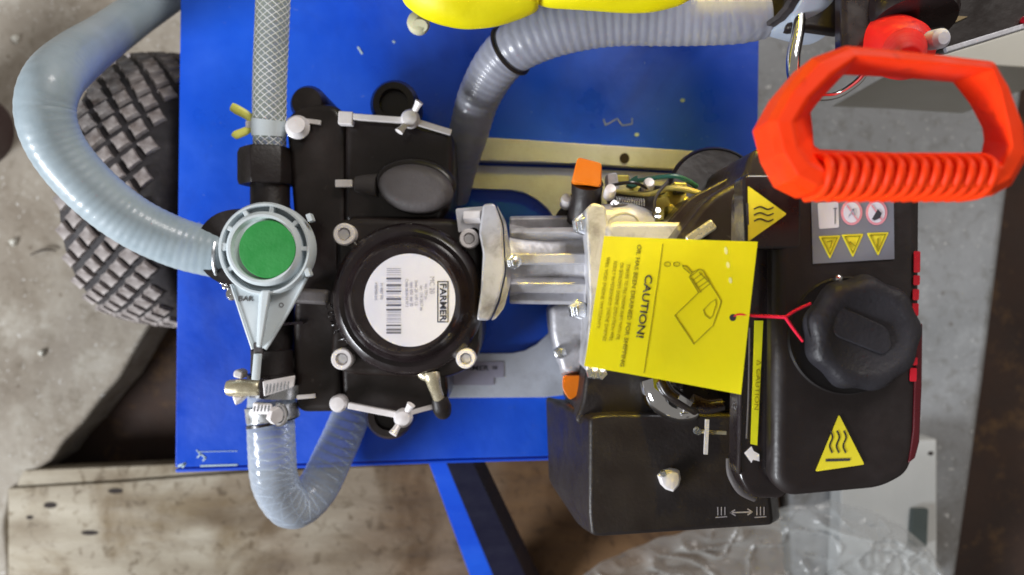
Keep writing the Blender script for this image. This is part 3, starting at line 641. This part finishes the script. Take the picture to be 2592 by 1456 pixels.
mk('linkage', MB().bar(P(1640, 490, .384), P(1636, 535, .384), .010, .008), M_gpl, eng, bevel=.001)
mk('ignition_lead', MB().tube(spline([(1560, 484, .392, .0016), (1640, 492, .394, .0018), (1700, 476, .397, .002), (1760, 486, .396, .002), (1800, 505, .39, .0018)], 8), 10), mat('tan_cable', (0.42, 0.36, 0.10), rough=.4), eng)
mk('green_wire', MB().tube(spline([(1615, 458, .392, .0016), (1660, 450, .396, .0016), (1710, 446, .398, .0016), (1745, 460, .394, .0018), (1762, 472, .388, .002)], 6), 8), M_grn, eng)
mk('wire_connector', MB().prism([(1586, 470), (1594, 454), (1614, 442), (1618, 470), (1600, 476)], .385, .393), M_grn, eng, bevel=.001)
for x, y, z in ((1545, 482, .40), (1642, 466, .395), (1434, 506, .378)):
    mk('bolt', MB().lathe(P(x, y, z), (0, .4, 1), [(.0042, -.008), (.0042, 0), (.0034, .003), (.0005, .0035)], 12), M_zinc, eng)
for a, b_ in (((1535, 455), (1590, 455)), ((1535, 530), (1620, 530)), ((1690, 520), (1720, 590)), ((1700, 474), (1735, 474))):
    mk('bracket', MB().bar(P(*a, .376), P(*b_, .376), .006, .012), M_yz, eng, bevel=.0015)
for x in (1668, 1720): mk('bracket', MB().box(P(x, 482, .378), (.008, .006, .01)), M_blk, eng, bevel=.001)

for (x, y, z, rx_, ry_, hh) in ((1556, 520, .395, .004, .004, .004), (1585, 540, .392, .0055, .0055, .003), (1660, 540, .382, .006, .006, .006), (1700, 560, .378, .004, .004, .005), (1628, 480, .385, .003, .003, .006), (1755, 520, .372, .005, .005, .004)):
    mk('nut', MB().lathe(P(x, y, z), (.1, .3, 1), [(rx_, -.006), (rx_, 0), (rx_ * .9, hh * .5), (rx_ * .45, hh * .5), (rx_ * .4, hh)], 6), M_yz if x % 2 else M_steel, eng, bevel=.0004)
for pts in ([(1520, 540), (1570, 520), (1610, 530), (1650, 560)], [(1690, 460), (1660, 500), (1650, 560), (1610, 595)], [(1740, 500), (1720, 540), (1730, 580), (1700, 620)], [(1545, 470), (1600, 462), (1640, 478)]):
    mk('control_cable', MB().tube(spline([(x, y, .398 + .003 * math.sin(i * 2), .0011) for i, (x, y) in enumerate(pts)], 6), 8), random.choice((M_blk, M_yz, M_gpl)), eng)
mk('spring', MB().tube([(P(1560, 508, .396).lerp(P(1630, 512, .396), k / 120) + Vector((0, math.cos(k * .6), math.sin(k * .6))) * .0026, .0005) for k in range(121)], 6), M_steel, eng)
mk('bracket', MB().prism([(1645, 505), (1690, 498), (1700, 520), (1682, 526), (1680, 556), (1662, 560), (1660, 530), (1646, 528)], .384, .3855), M_yz, eng, bevel=.0004)
mk('bracket', MB().prism(rpoly([(1536, 440), (1562, 436), (1572, 500), (1542, 508)], 5, 2), .372, .388), M_alu, eng, bevel=.001)
# ---------------------------------------------------------------- caution tag with its red tie
def tz(x, y): return .538 + .006 * (x - 1480) / 430 - .004 * (y - 600) / 400
q = [(1530, 597), (1913, 613), (1873, 998), (1478, 926)]
TZ = .541
tg = tag(mk('caution_tag', MB().prism(q, TZ - .0005, TZ), M_yel), 'bright yellow square caution tag hanging over the engine from a red tie', 'tag')
zt = TZ + .00015
text('headline', 'CAUTION!', 1630, 776, zt, 19, -98.5, M_ink, tg, 1.30, .012)
text('print_line', 'OIL HAS BEEN DRAINED FOR SHIPPING', 1596, 774, zt, 10.8, -98.5, M_yink, tg, 1.20, .015)
for x, yy, s, wd in ((1576, 765, 'FAILURE TO FILL ENGINE SUMP WITH OIL', 1.0), (1559, 764, 'OR IMPROPER ENGINE OPERATION WILL', 1.05), (1542, 762, 'RESULT IN PERMANENT ENGINE DAMAGE', 1.05), (1525, 742, 'WILL VOID ENGINE WARRANTY.', 1.2)):
    text('print_line', s, x, yy, zt, 9.4, -98.5, M_yink2, tg, wd * .80, .01)
mk('rule_line', line(MB(), [(1679, 618), (1630, 944)], 1.8, zt), M_yink, tg)
g = MB()
line(g, [(1708, 799), (1768, 741), (1797, 718), (1824, 762), (1821, 775), (1803, 826), (1796, 832), (1756, 871)], 2, zt, closed=True)
line(g, [(1797, 718), (1770, 690)], 2, zt); line(g, [(1768, 741), (1745, 702), (1752, 690), (1768, 682)], 2, zt)
for k in range(4): line(g, [(1748 + 7 * k, 700 + 9 * k - 0), (1768 + 8 * k, 684 + 9 * k)], 2, zt)
line(g, [(1750, 704), (1774, 740)], 1.8, zt); line(g, [(1768, 682), (1778, 684), (1796, 714)], 1.8, zt)
line(g, [(1752, 690), (1738, 674), (1728, 672), (1731, 679), (1746, 692)], 2, zt)
line(g, [(1810, 758), (1798, 766), (1780, 785), (1784, 798), (1796, 807), (1803, 800), (1812, 770)], 1.6, zt, closed=True)
for cx in (1690, 1713): line(g, ell(cx, 669, 8, 5.5, 12), 2, zt, closed=True)
mk('bottle_drawing', g, M_yink, tg)
for x, y, ry in ((1836, 635, 10), (1841, 671, 8), (1847, 710, 8)): flat('white_scuff', ell(x, y, 4.2, ry, 10, -8), zt, mat('pale_scuff', (0.9, 0.9, 0.35), rough=.5), tg)
flat('tie_hole', ell(1853, 804, 8, 9, 16), zt, M_ink, tg)
def bend(o, w0):
    me = o.data; bm = bmesh.new(); bm.from_mesh(me)
    for it in range(6):
        ee = [e for e in bm.edges if e.calc_length() > .006]
        if not ee: break
        bmesh.ops.subdivide_edges(bm, edges=ee, cuts=1)
        bmesh.ops.triangulate(bm, faces=[f for f in bm.faces if len(f.verts) > 4])
    c = WL[tg]; dx = Vector((.985, .14, 0))
    for v in bm.verts:
        q = v.co + w0 - c; t = (q.dot(dx)) / .042; u_ = (q.y) / .040
        v.co.z += .0024 * t * t - .0016 * max(0, u_) ** 2 * (1 - t) + .0018 * max(0, -u_) ** 2 * (t - .3)
    for f in bm.faces: f.smooth = True
    bm.to_mesh(me); bm.free()
bend(tg, WL[tg])
for ch in [o for o in COL.objects if o.parent == tg]: bend(ch, WL[ch])
tie = tag(mk('cable_tie', MB().tube(spline([(1856, 802, TZ + .001, .0004), (1870, 796, TZ + .0015, .0005), (1900, 799, TZ + .001, .0007), (1950, 801, TZ, .0009), (1988, 803, TZ + .002, .0009)], 5), 8)
          .tube(spline([(1988, 803, TZ + .002, .0009), (2015, 785, TZ + .001, .0008), (2052, 768, TZ, .0007)], 4), 8)
          .tube(spline([(1988, 803, TZ + .002, .0009), (2008, 832, TZ + .001, .0008), (2032, 864, TZ, .0007)], 4), 8), M_tie), 'thin red plastic tie with a forked end between tag and fuel cap', 'cable tie')

# ---------------------------------------------------------------- hoses
def spiral(path, rr, pitch, thick, parent, m=M_wire, hand=1, name='spiral', step=.0012, phase=0, ov=1):
    p = resample(path, step); fr = frames([q for q, r in p]); pts = []; arc = 0
    for i, (c, r) in enumerate(p):
        if i: arc += (c - p[i-1][0]).length
        a = hand * 2 * math.pi * arc / pitch + phase
        pts.append((c + (fr[i][0] * math.cos(a) + fr[i][1] * math.sin(a)) * r * rr, thick))
    return mk(name, MB().tube(pts, 5), m, parent)
def hose(name, ctrl, m, label, cat='hose', rib=.0055, ribamp=.018, sp=True, pitch=.0055, segs=36, step=.0014, th=.0008):
    path = resample(spline(ctrl, 16), step)
    h = tag(mk(name, MB().tube(path, segs, rib=rib, ribamp=ribamp), m), label, cat)
    if sp: spiral(path, .93, pitch, th, h)
    return h, path
hose('suction_hose', [(590, 648, .366, .0182), (560, 643, .368, .0182), (450, 615, .376, .0182), (330, 557, .388, .0182), (222, 470, .402, .0184), (145, 375, .412, .0184), (115, 285, .418, .0184), (135, 205, .412, .0184), (195, 145, .37, .0182), (270, 92, .29, .018), (345, 38, .235, .018), (420, -15, .21, .018), (520, -90, .19, .018)], M_hose,
     'large pale grey-blue suction hose curving over the left tyre', ribamp=.006, step=.0014)
hose('return_hose', [(690, 975, .352, .0172), (686, 1040, .352, .0176), (688, 1130, .348, .0178), (698, 1225, .335, .0178), (742, 1282, .318, .0176), (800, 1240, .302, .0170), (848, 1145, .295, .0165), (885, 1060, .292, .016), (915, 980, .29, .0155)], M_hosec,
     'clear ribbed hose bent into a U below the pump', pitch=.0075, rib=.0075, ribamp=.008, th=.0006)
hu, hp = hose('delivery_hose', [(1925, 22, .40, .0205), (1860, 36, .40, .0200), (1720, 42, .395, .0198), (1560, 44, .39, .0196), (1440, 64, .385, .0192), (1340, 100, .375, .0186), (1270, 150, .36, .0178), (1215, 240, .34, .0165), (1185, 340, .325, .0155), (1165, 420, .305, .014), (1150, 500, .285, .012)], M_hose2,
     'smoky grey ribbed hose arching from the reel to behind the pump', pitch=.006, rib=.006, ribamp=.012)
# dark band round the delivery hose
i = min(range(len(hp)), key=lambda k: (hp[k][0] - P(1292, 128, .366)).length)
c0, r0 = hp[i]; t = (hp[i+1][0] - hp[i-1][0]).normalized(); u = t.orthogonal().normalized(); v = t.cross(u)
mk('band', MB().tube([(c0 + (u * math.cos(a) + v * math.sin(a)) * (r0 * 1.05), .0014) for a in [2 * math.pi * k / 48 for k in range(49)]], 8, caps=False), M_blk, hu)
# braided pressure hose
bc = [(686, 420, .352, .0118), (683, 372, .354, .0120), (682, 300, .358, .0121), (683, 200, .360, .0122), (687, 100, .362, .0123), (691, 0, .364, .0123), (696, -160, .366, .0123)]
bp_ = resample(spline(bc, 14), .002)
bh = tag(mk('braided_hose', MB().tube(bp_, 32), M_hoseb), 'clear braided hose running straight up from the black fitting', 'hose')
br = MB(); 
for hand in (1, -1):
    for k in range(12):
        p = resample(bp_, .0018); fr = frames([q for q, r in p]); pts = []; arc = 0
        for i, (c, r) in enumerate(p):
            if i: arc += (c - p[i-1][0]).length
            a = hand * 2 * math.pi * (arc / .060) + 2 * math.pi * k / 12
            pts.append((c + (fr[i][0] * math.cos(a) + fr[i][1] * math.sin(a)) * (r - .0001), .00036))
        br.tube(pts, 4)
mk('braid', br, M_braid, bh)
hc = MB().tube(resample(spline([(681, 345, .356, .0128), (681, 322, .357, .0132), (682, 303, .358, .0130)], 5), .002), 32)
hcl = tag(mk('hose_clamp', hc, M_lever), 'pale grey collar clamp with yellow-tipped wings on the braided hose', 'hose clamp')
ywing = mat('bright_yellow_white', (0.80, 0.78, 0.10), c2=(0.9, 0.9, 0.3), rough=.4)
mk('clamp_wing', MB().tube(spline([(640, 318, .357, .0020), (630, 296, .358, .0032), (600, 278, .36, .0036), (586, 270, .36, .0030)], 5), 12, oval=.55), ywing, hcl)
mk('clamp_wing', MB().tube(spline([(638, 322, .357, .0020), (622, 332, .358, .0032), (598, 342, .36, .0034), (592, 348, .36, .0026)], 5), 12, oval=.55), ywing, hcl)
mk('clamp_screw', MB().bar(P(624, 316, .357), P(648, 316, .357), .005, .004), M_zinc, hcl)

# ---------------------------------------------------------------- control valve: black fittings, grey lever, green cap
cv = thing('control_valve', 'grey teardrop lever with a round green cap on a black valve body', 'valve', P(680, 700, .33))
def cp_(name, mb, m, bev=0, seg=2, par=None): return mk(name, mb, m, par or cv, bevel=bev, seg=seg)
cp_('hose_nut', MB().lathe(P(676, 470, .352), (0, 1, 0), [(.0195, 0), (.0205, .004), (.0205, .024), (.019, .028), (.012, .028)], 12, 6, .05), M_pla, .001)
cp_('neck', MB().lathe(P(684, 545, .352), (0, 1, 0), [(.0165, 0), (.0145, .008), (.0145, .024)], 28), M_pla)
cp_('valve_body', MB().lathe(P(683, 640, .30), (0, 0, 1), [(.026, 0), (.0285, .02), (.029, .07), (.027, .082)], 40), M_pla)
cp_('valve_body', MB().lathe(P(690, 860, .342), (0, 1, 0), [(.016, -.012), (.0165, 0), (.0165, .03), (.014, .06)], 30), M_pla)
cp_('neck', MB().lathe(P(690, 960, .352), (0, 1, 0), [(.0168, -.006), (.0185, 0), (.0185, .004), (.016, .005), (.0155, .022)], 30), M_pla)
cp_('tee_cap', MB().lathe(P(735, 920, .342), (1, 0, 0), [(.011, 0), (.011, .02)], 24), M_pla)
ZL = .408
kc = P(683, 632, ZL - .012)
ring = cp_('lever_ring', MB().lathe(kc, (0, 0, 1), [(L(118, ZL), -.004), (L(119, ZL), .010), (L(114, ZL), .0125), (L(109, ZL), .0125), (L(107, ZL), .004), (L(96, ZL), .003), (L(94, ZL), .014), (L(86, ZL), .0165), (L(80, ZL), .0165), (L(74, ZL), .013), (.001, .012)], 64), M_lever)
for a in (80, 40, 0, -150, 150, 175, 118):
    d = Vector((math.cos(R(a)), math.sin(R(a)), 0)); cp_('web', MB().bar(kc + d * L(92, ZL) + Vector((0, 0, .007)), kc + d * L(114, ZL) + Vector((0, 0, .007)), .003, .010), M_lever, .0005, par=ring)
gc = cp_('green_cap', MB().lathe(P(685, 632, ZL - .002), (0, 0, 1), [(L(73, ZL), 0), (L(73, ZL), .0055), (L(70, ZL), .0072), (.0005, .0078)], 56), M_green)
cp_('lever_plate', MB().prism(rpoly([(598, 700), (640, 730), (735, 730), (780, 690), (745, 760), (672, 882), (640, 882), (612, 800), (590, 730)], 6, 3), ZL - .014, ZL - .006), M_lever, .0012)
cp_('lever_spine', MB().loops([[P(x, y, ZL - .007) for x, y in ((655, 735), (690, 735), (664, 880), (648, 880))], [P(x, y, ZL + .002) for x, y in ((662, 735), (684, 735), (661, 878), (651, 878))]]), M_lever, .0012)
cp_('lever_edge', MB().tube(spline([(586, 720, ZL - .006, .0012), (612, 800, ZL - .006, .0012), (640, 884, ZL - .006, .0012)], 4), 8), M_lever)
cp_('lever_edge', MB().tube(spline([(775, 705, ZL - .006, .0012), (735, 780, ZL - .006, .0012), (672, 884, ZL - .006, .0012)], 4), 8), M_lever)
cp_('pivot', MB().box(P(655, 884, ZL - .008), (.006, .010, .005)), M_gpl, .001)
cp_('lever_pin', MB().tube([(P(653, 895, ZL - .006), .0030), (P(647, 962, ZL - .004), .0030)], 12, oval=.6), M_lever, .0006)
text('cast_lettering', 'BAR', 622, 757, ZL - .0058, 13, 0, M_gpl, cv, 1.2, ext=.0002); text('cast_lettering', 'O', 712, 773, ZL - .0058, 12, 0, M_gpl, cv, ext=.0002)
for x, y in ((786, 552), (781, 690), (570, 626)): cp_('ratchet_tab', MB().box(P(x, y, ZL - .004), (.0035, .0055, .008), R(20)), M_lever, .0006)
for x, y, r in ((588, 744, .0048), (573, 722, .0032), (566, 710, .0028)):
    cp_('clip_screw', MB().lathe(P(x, y, .375), (-.25, -.1, 1), [(r, -.006), (r, .001), (r * .8, .0022), (r * .3, .0025), (.0003, .0022)], 16), M_chrome)
cp_('clip_band', MB().tube([(P(566, 650, .367) + Vector((0, math.cos(a), math.sin(a))) * .0192, .0015) for a in [2 * math.pi * k / 40 for k in range(41)]], 8, caps=False, oval=1), M_steel)

# ---------------------------------------------------------------- worm clamps
c1 = thing('worm_clamp', 'steel worm clamp with a long gold-grey screw barrel under the lever tip', 'hose clamp', P(680, 980, .352), 'worm clamps on the clear hose')
def bandring(c, ax, r, wd, par, m=M_steel):
    mk('band', MB().lathe(c, ax, [(r, -wd / 2), (r + .0012, -wd / 2), (r + .0012, wd / 2), (r, wd / 2), (r, -wd / 2)], 48, caps=False), m, par, bevel=0)
bandring(P(695, 985, .352), (.08, 1, 0), .0185, .010, c1)
mk('screw_barrel', MB().tube([(P(575, 982, .375), .0052), (P(585, 982, .375), .0062), (P(655, 980, .376), .0062), (P(660, 980, .376), .005)], 20), M_brass, c1)
mk('screw_housing', MB().prism([(655, 960), (668, 958), (668, 1012), (655, 1010)], .36, .384), M_gloss, c1, bevel=.001)
g = MB()
for k in range(7): g.bar(P(677 + 9 * k, 972 - 1.2 * k, .3855 - .0006 * k), P(675 + 9 * k, 996 - 2 * k, .3855 - .0006 * k), .0009, .0006)
mk('band_strap', MB().loops([[P(664, 965, .372), P(668, 1004, .372), P(668, 1004, .3845), P(664, 965, .3845)], [P(748, 950, .368), P(744, 980, .368), P(744, 980, .378), P(748, 950, .378)]]), M_zinc, c1, bevel=.001)
mk('thread_slots', g, M_steel, c1)
mk('barrel_wing', MB().prism([(590, 940), (600, 934), (616, 942), (612, 962), (588, 955)], .366, .378), M_zinc, c1, bevel=.002)
mk('barrel_wing', MB().prism([(584, 1000), (622, 1002), (606, 1018), (594, 1030)], .366, .378), M_zinc, c1, bevel=.002)
c2 = thing('worm_clamp', 'steel worm clamp with its hex screw head lowest on the clear hose', 'hose clamp', P(690, 1035, .352), 'worm clamps on the clear hose')
bandring(P(690, 1042, .352), (-.12, 1, .0), .0186, .011, c2)
bandring(P(690, 1066, .352), (-.2, 1, .0), .0184, .002, c2, M_gloss)
mk('band_strap', MB().loops([[P(640, 1018, .368), P(640, 1048, .368), P(640, 1048, .376), P(640, 1018, .376)], [P(690, 1022, .372), P(688, 1050, .372), P(688, 1050, .380), P(690, 1022, .380)]]), M_zinc, c2, bevel=.0015)
g = MB()
for k in range(5): g.bar(P(646 + 9 * k, 1028, .3785 + .0006 * k), P(643 + 9 * k, 1042, .3785 + .0006 * k), .0012, .0008)
mk('thread_slots', g, M_steel, c2)
mk('screw_head', MB().lathe(P(690, 1050, .376), (.8, -.1, .5), [(.0065, 0), (.0065, .005), (.003, .0052)], 6), M_zinc, c2, bevel=.0006)
mk('screw_loop', MB().tube([(P(706, 1050, .374) + Vector((math.cos(a) * .0055, math.sin(a) * .0075, 0)), .0014) for a in [R(110 - 220 * k / 16) for k in range(17)]], 8), M_chrome, c2)

# ---------------------------------------------------------------- yellow bag with cream knob
def blob(ctrl_px, z, h, n, name, m, seed):
    """pillowy shape from a photo outline"""
    rnd = random.Random(seed)
    pts = rpoly(ctrl_px, 60, 6); cx = sum(p[0] for p in pts) / len(pts); cy = sum(p[1] for p in pts) / len(pts)
    lps = []
    for k in range(-n, n + 1):
        a = k / n * math.pi / 2 * .98; s = math.cos(a) ** .6; zz = z + h * math.sin(a)
        lps.append([P(cx + (x - cx) * s + 3 * math.sin(zz * 300 + x * .02), cy + (y - cy) * s, z) + Vector((0, 0, zz - z + .002 * math.sin(x * .018 + y * .01))) for x, y in pts])
    return MB().loops(lps)
bag = mk('yellow_bag', blob([(1000, -170), (1018, 5), (1062, 42), (1110, 62), (1170, 73), (1250, 64), (1330, 38), (1372, 20), (1330, -80), (1400, -700), (1000, -700)], .448, .022, 8, 'g', M_ybag, 1), M_ybag)  # unseen far end lengthened to throw shade on the deck
tag(bag, 'folded yellow rubber bag bulging just above the cream knob', 'bag')
bag2 = mk('yellow_bag', blob([(1330, -700), (1340, 0), (1390, 18), (1450, 24), (1560, 30), (1660, 26), (1740, 8), (1780, -30), (1820, -700)], .448, .020, 8, 'g', M_ybag, 2), M_ybag)  # also lengthened out of view for more shade on the deck
tag(bag2, 'yellow rubber bag lying along the grey hose, right of its dark band', 'bag')
bag['group'] = bag2['group'] = 'yellow rubber bags at the top edge'
kb = tag(mk('cream_knob', MB().lathe(P(1062, 68, .36), (0, .15, 1), [(.007, 0), (.0082, .003), (.0085, .007), (.0075, .010), (.004, .012), (.0005, .0125)], 36), M_cream), 'round cream plastic knob peeping out below the yellow bag', 'knob')
mk('knob_stem', MB().tube([(P(1066, 30, .36), .005), (P(1063, 66, .372), .0055)], 16), M_cream, kb)

# ---------------------------------------------------------------- hose reel with crank handle
reel = thing('hose_reel', 'black hose reel with an orange-red crank handle at the top right', 'hose reel', P(2250, 60, .30))
def rp(name, mb, m, bev=0, seg=2, par=None): return mk(name, mb, m, par or reel, bevel=bev, seg=seg)
rp('reel_frame', MB().prism([(1992, -600), (2135, -600), (2135, 84), (2050, 72), (1992, 76)], .408, .42), M_pla, .003)  # frame drawn out beyond view, added length to shade the deck
rp('reel_frame', MB().prism([(2132, -600), (2400, -600), (2400, 80), (2395, 122), (2200, 118), (2132, 150)], .425, .44), M_gloss, .004)
rp('reel_side', MB().prism([(2390, -600), (2700, -600), (2700, 36), (2592, 70), (2404, 128), (2385, 120)], .385, .40), M_blk, .002)
rp('reel_side_edge', MB().bar(P(2392, 128, .402), P(2700, 34, .402), .0035, .004), M_alu, .0006)
rp('spindle', MB().lathe(P(2310, 62, .44), (0, -1, .4), [(.028, -.04), (.028, -.004), (.0262, 0), (.012, .002)], 40), M_gloss)
rp('badge', MB().prism([(2395, 20), (2412, 14), (2420, 40), (2450, 42), (2420, 56), (2400, 54)], .40, .4012), mat('tan_print', (0.25, 0.18, 0.08), rough=.5))
rp('red_knob', MB().lathe(P(2596, 55, .40), (0, 0, 1), [(.004, 0), (.004, .006)], 16), M_redp)
cpan = tag(mk('side_panel', MB().prism([(2300, 158), (2408, 130), (2720, 36), (2720, 180), (2460, 164)], .12, .28), M_creamp, None, bevel=.002), 'cream panel beneath the dark reel frame at the top right edge', 'panel')
# chrome loop
rp('chrome_loop', MB().tube(spline([(2025, 30, .42, .0042), (2020, 80, .425, .0042), (2008, 150, .43, .0044), (2014, 205, .43, .0042), (2050, 240, .425, .0036), (2105, 244, .42, .0026), (2150, 222, .42, .0026), (2185, 188, .42, .0026), (2200, 130, .42, .0026)], 8), 16), M_chrome)
# grey collar at hose end
ax_ = Vector((-1, .10, .55)).normalized(); cc_ = P(1985, -14, .405)
rp('hose_collar', MB().lathe(cc_, ax_, [(.020, -.03), (.027, -.03), (.0285, .004), (.027, .008), (.0225, .008), (.021, .002), (.018, 0), (.001, -.002)], 48), M_hcol)
rp('collar_seal', MB().lathe(cc_ + ax_ * .0085, ax_, [(.025, 0), (.0255, .006), (.0235, .008), (.022, .006), (.0215, 0)], 40, 20, .012), M_rub)
rp('hub', MB().lathe(P(2285, 126, .455), (-.05, -.6, 1), [(L(76, .47), -.03), (L(78, .47), .0), (L(72, .47), .007), (L(50, .47), .013), (.002, .015)], 40), M_red2)
rp('hub_screw', MB().lathe(P(2374, 99, .492), (.1, -.2, 1), [(.0056, -.006), (.0056, .003), (.0035, .0055), (.0005, .0058)], 20), M_white)
# crank handle: closed six sided grip
out_ = [(2060, 143), (2146, 112), (2240, 120), (2380, 135), (2520, 152), (2560, 215), (2600, 320), (2606, 402), (2568, 468), (2520, 494), (2300, 492), (2062, 487), (2004, 458), (1968, 392), (1946, 305), (1990, 225)]
itop = [(2108, 192), (2170, 146), (2250, 152), (2400, 166), (2512, 178), (2530, 235), (2548, 320), (2556, 365), (2535, 415), (2500, 428), (2300, 426), (2085, 424), (2058, 410), (2026, 370), (2014, 310), (2050, 250)]
inn_ = [(2098, 230), (2135, 190), (2240, 195), (2340, 202), (2412, 209), (2455, 264), (2486, 324), (2490, 355), (2482, 394), (2460, 396), (2300, 388), (2075, 378), (2060, 368), (2058, 335), (2052, 285), (2070, 260)]
def mixp(a, b, t): return [(x0 + (x1 - x0) * t, y0 + (y1 - y0) * t) for (x0, y0), (x1, y1) in zip(a, b)]
Z0, Z1 = .592, .622
def W(pts, z, zr=None):
    return [P(x, y, .615) * 1 + Vector((0, 0, z - .615)) for x, y in pts]
PP = lambda pts, z: [P(x, y, z) for x, y in pts]
secs = [W(out_, Z0 + .004), W(out_, Z1 - .009), PP(mixp(out_, itop, .30), Z1 - .001), PP(mixp(out_, itop, .86), Z1), PP(itop, Z1 - .0015), PP(mixp(itop, inn_, .96), Z0 + .003), PP(inn_, Z0 + .0005), [p.lerp(q, .3) for p, q in zip(PP(inn_, Z0), W(out_, Z0))], W(out_, Z0 + .001)]
secs.append(secs[0])
mb = MB(); mb.loops(secs, caps=False)
hd = rp('crank_handle', mb, M_red)
for p in hd.data.polygons: p.use_smooth = False
bv = hd.modifiers.new('bevel', 'BEVEL'); bv.width = .0009; bv.segments = 2; bv.limit_method = 'ANGLE'; bv.angle_limit = R(14)
for k in range(15):
    x = 2082 + 29 * k
    a = P(x + 2, 386, .615); b = P(x, 487, .615)
    pth = [(a + Vector((0, -.0005, -.008)), .0018), (a + Vector((0, -.002, .0)), .0017), (a.lerp(b, .35) + Vector((0, 0, .0068)), .0018), (a.lerp(b, .7) + Vector((0, 0, .0068)), .0018), (b + Vector((0, -.0004, -.0005)), .0018), (b + Vector((0, -.0006, -.018)), .0016)]
    rp('grip_rib', MB().tube(spline_w(pth, 4), 10), M_red, par=hd)
rp('handle_stem', MB().tube([(P(2290, 125, .48), .012), (P(2300, 150, .598), .0055)], 24), M_red2)

# ---------------------------------------------------------------- crumpled clear film, lower right
rnd = random.Random(11)
bound = [(1400, 1520), (1490, 1462), (1560, 1430), (1700, 1382), (1860, 1338), (2010, 1298), (2130, 1284), (2240, 1312), (2330, 1360), (2400, 1420), (2450, 1520)]
from mathutils import noise as NZ
fm = MB(); nx, ny = 220, 70
for i in range(nx + 1):
    x = 1400 + 1050 * i / nx
    k = max(q for q in range(len(bound) - 1) if bound[q][0] <= x); (xa, ya), (xb, yb) = bound[k], bound[k + 1]
    yt = ya + (yb - ya) * (x - xa) / (xb - xa) + 6 * NZ.noise(Vector((x * .02, 0, 0))) + 14 * NZ.noise(Vector((x * .006, 4, 0)))
    for j in range(ny + 1):
        t = j / ny; y = yt + (1760 - yt) * t ** 1.3; ed = min(1, t * 6)
        k1 = NZ.noise(Vector((x * .004 + y * .003, y * .006, 0))); k2 = abs(NZ.noise(Vector((x * .006 - y * .004, y * .014, 3)))); k3 = abs(NZ.noise(Vector((x * .014 + y * .012, y * .022, 7)))); k4 = abs(NZ.noise(Vector((x * .035, y * .04, 1))))
        wgt = max(0, min(1, (x - 2150) / 120))
        r1 = max(0, 1 - 9 * abs(NZ.noise(Vector((x * .003 + y * .006, y * .010 - x * .001, 11))))) ** 2; r2 = max(0, 1 - 6 * abs(NZ.noise(Vector((x * .011 - y * .008, y * .013 + x * .004, 21))))) ** 2
        h = .07 + .006 * ed + .02 * k1 + ed * (.012 * k2 + .003 * k3 + .007 * r1 + .005 * r2 + .012 * wgt * k4)
        fm.v.append(P(x, y, .10) + Vector((0, 0, h - .10)))
for i in range(nx):
    for j in range(ny):
        a = i * (ny + 1) + j; fm.f.append((a, a + ny + 1, a + ny + 2, a + 1))
film = tag(mk('plastic_film', fm, M_film, None), 'crumpled clear plastic film at the bottom right edge', 'plastic film')
for p in film.data.polygons: p.use_smooth = True
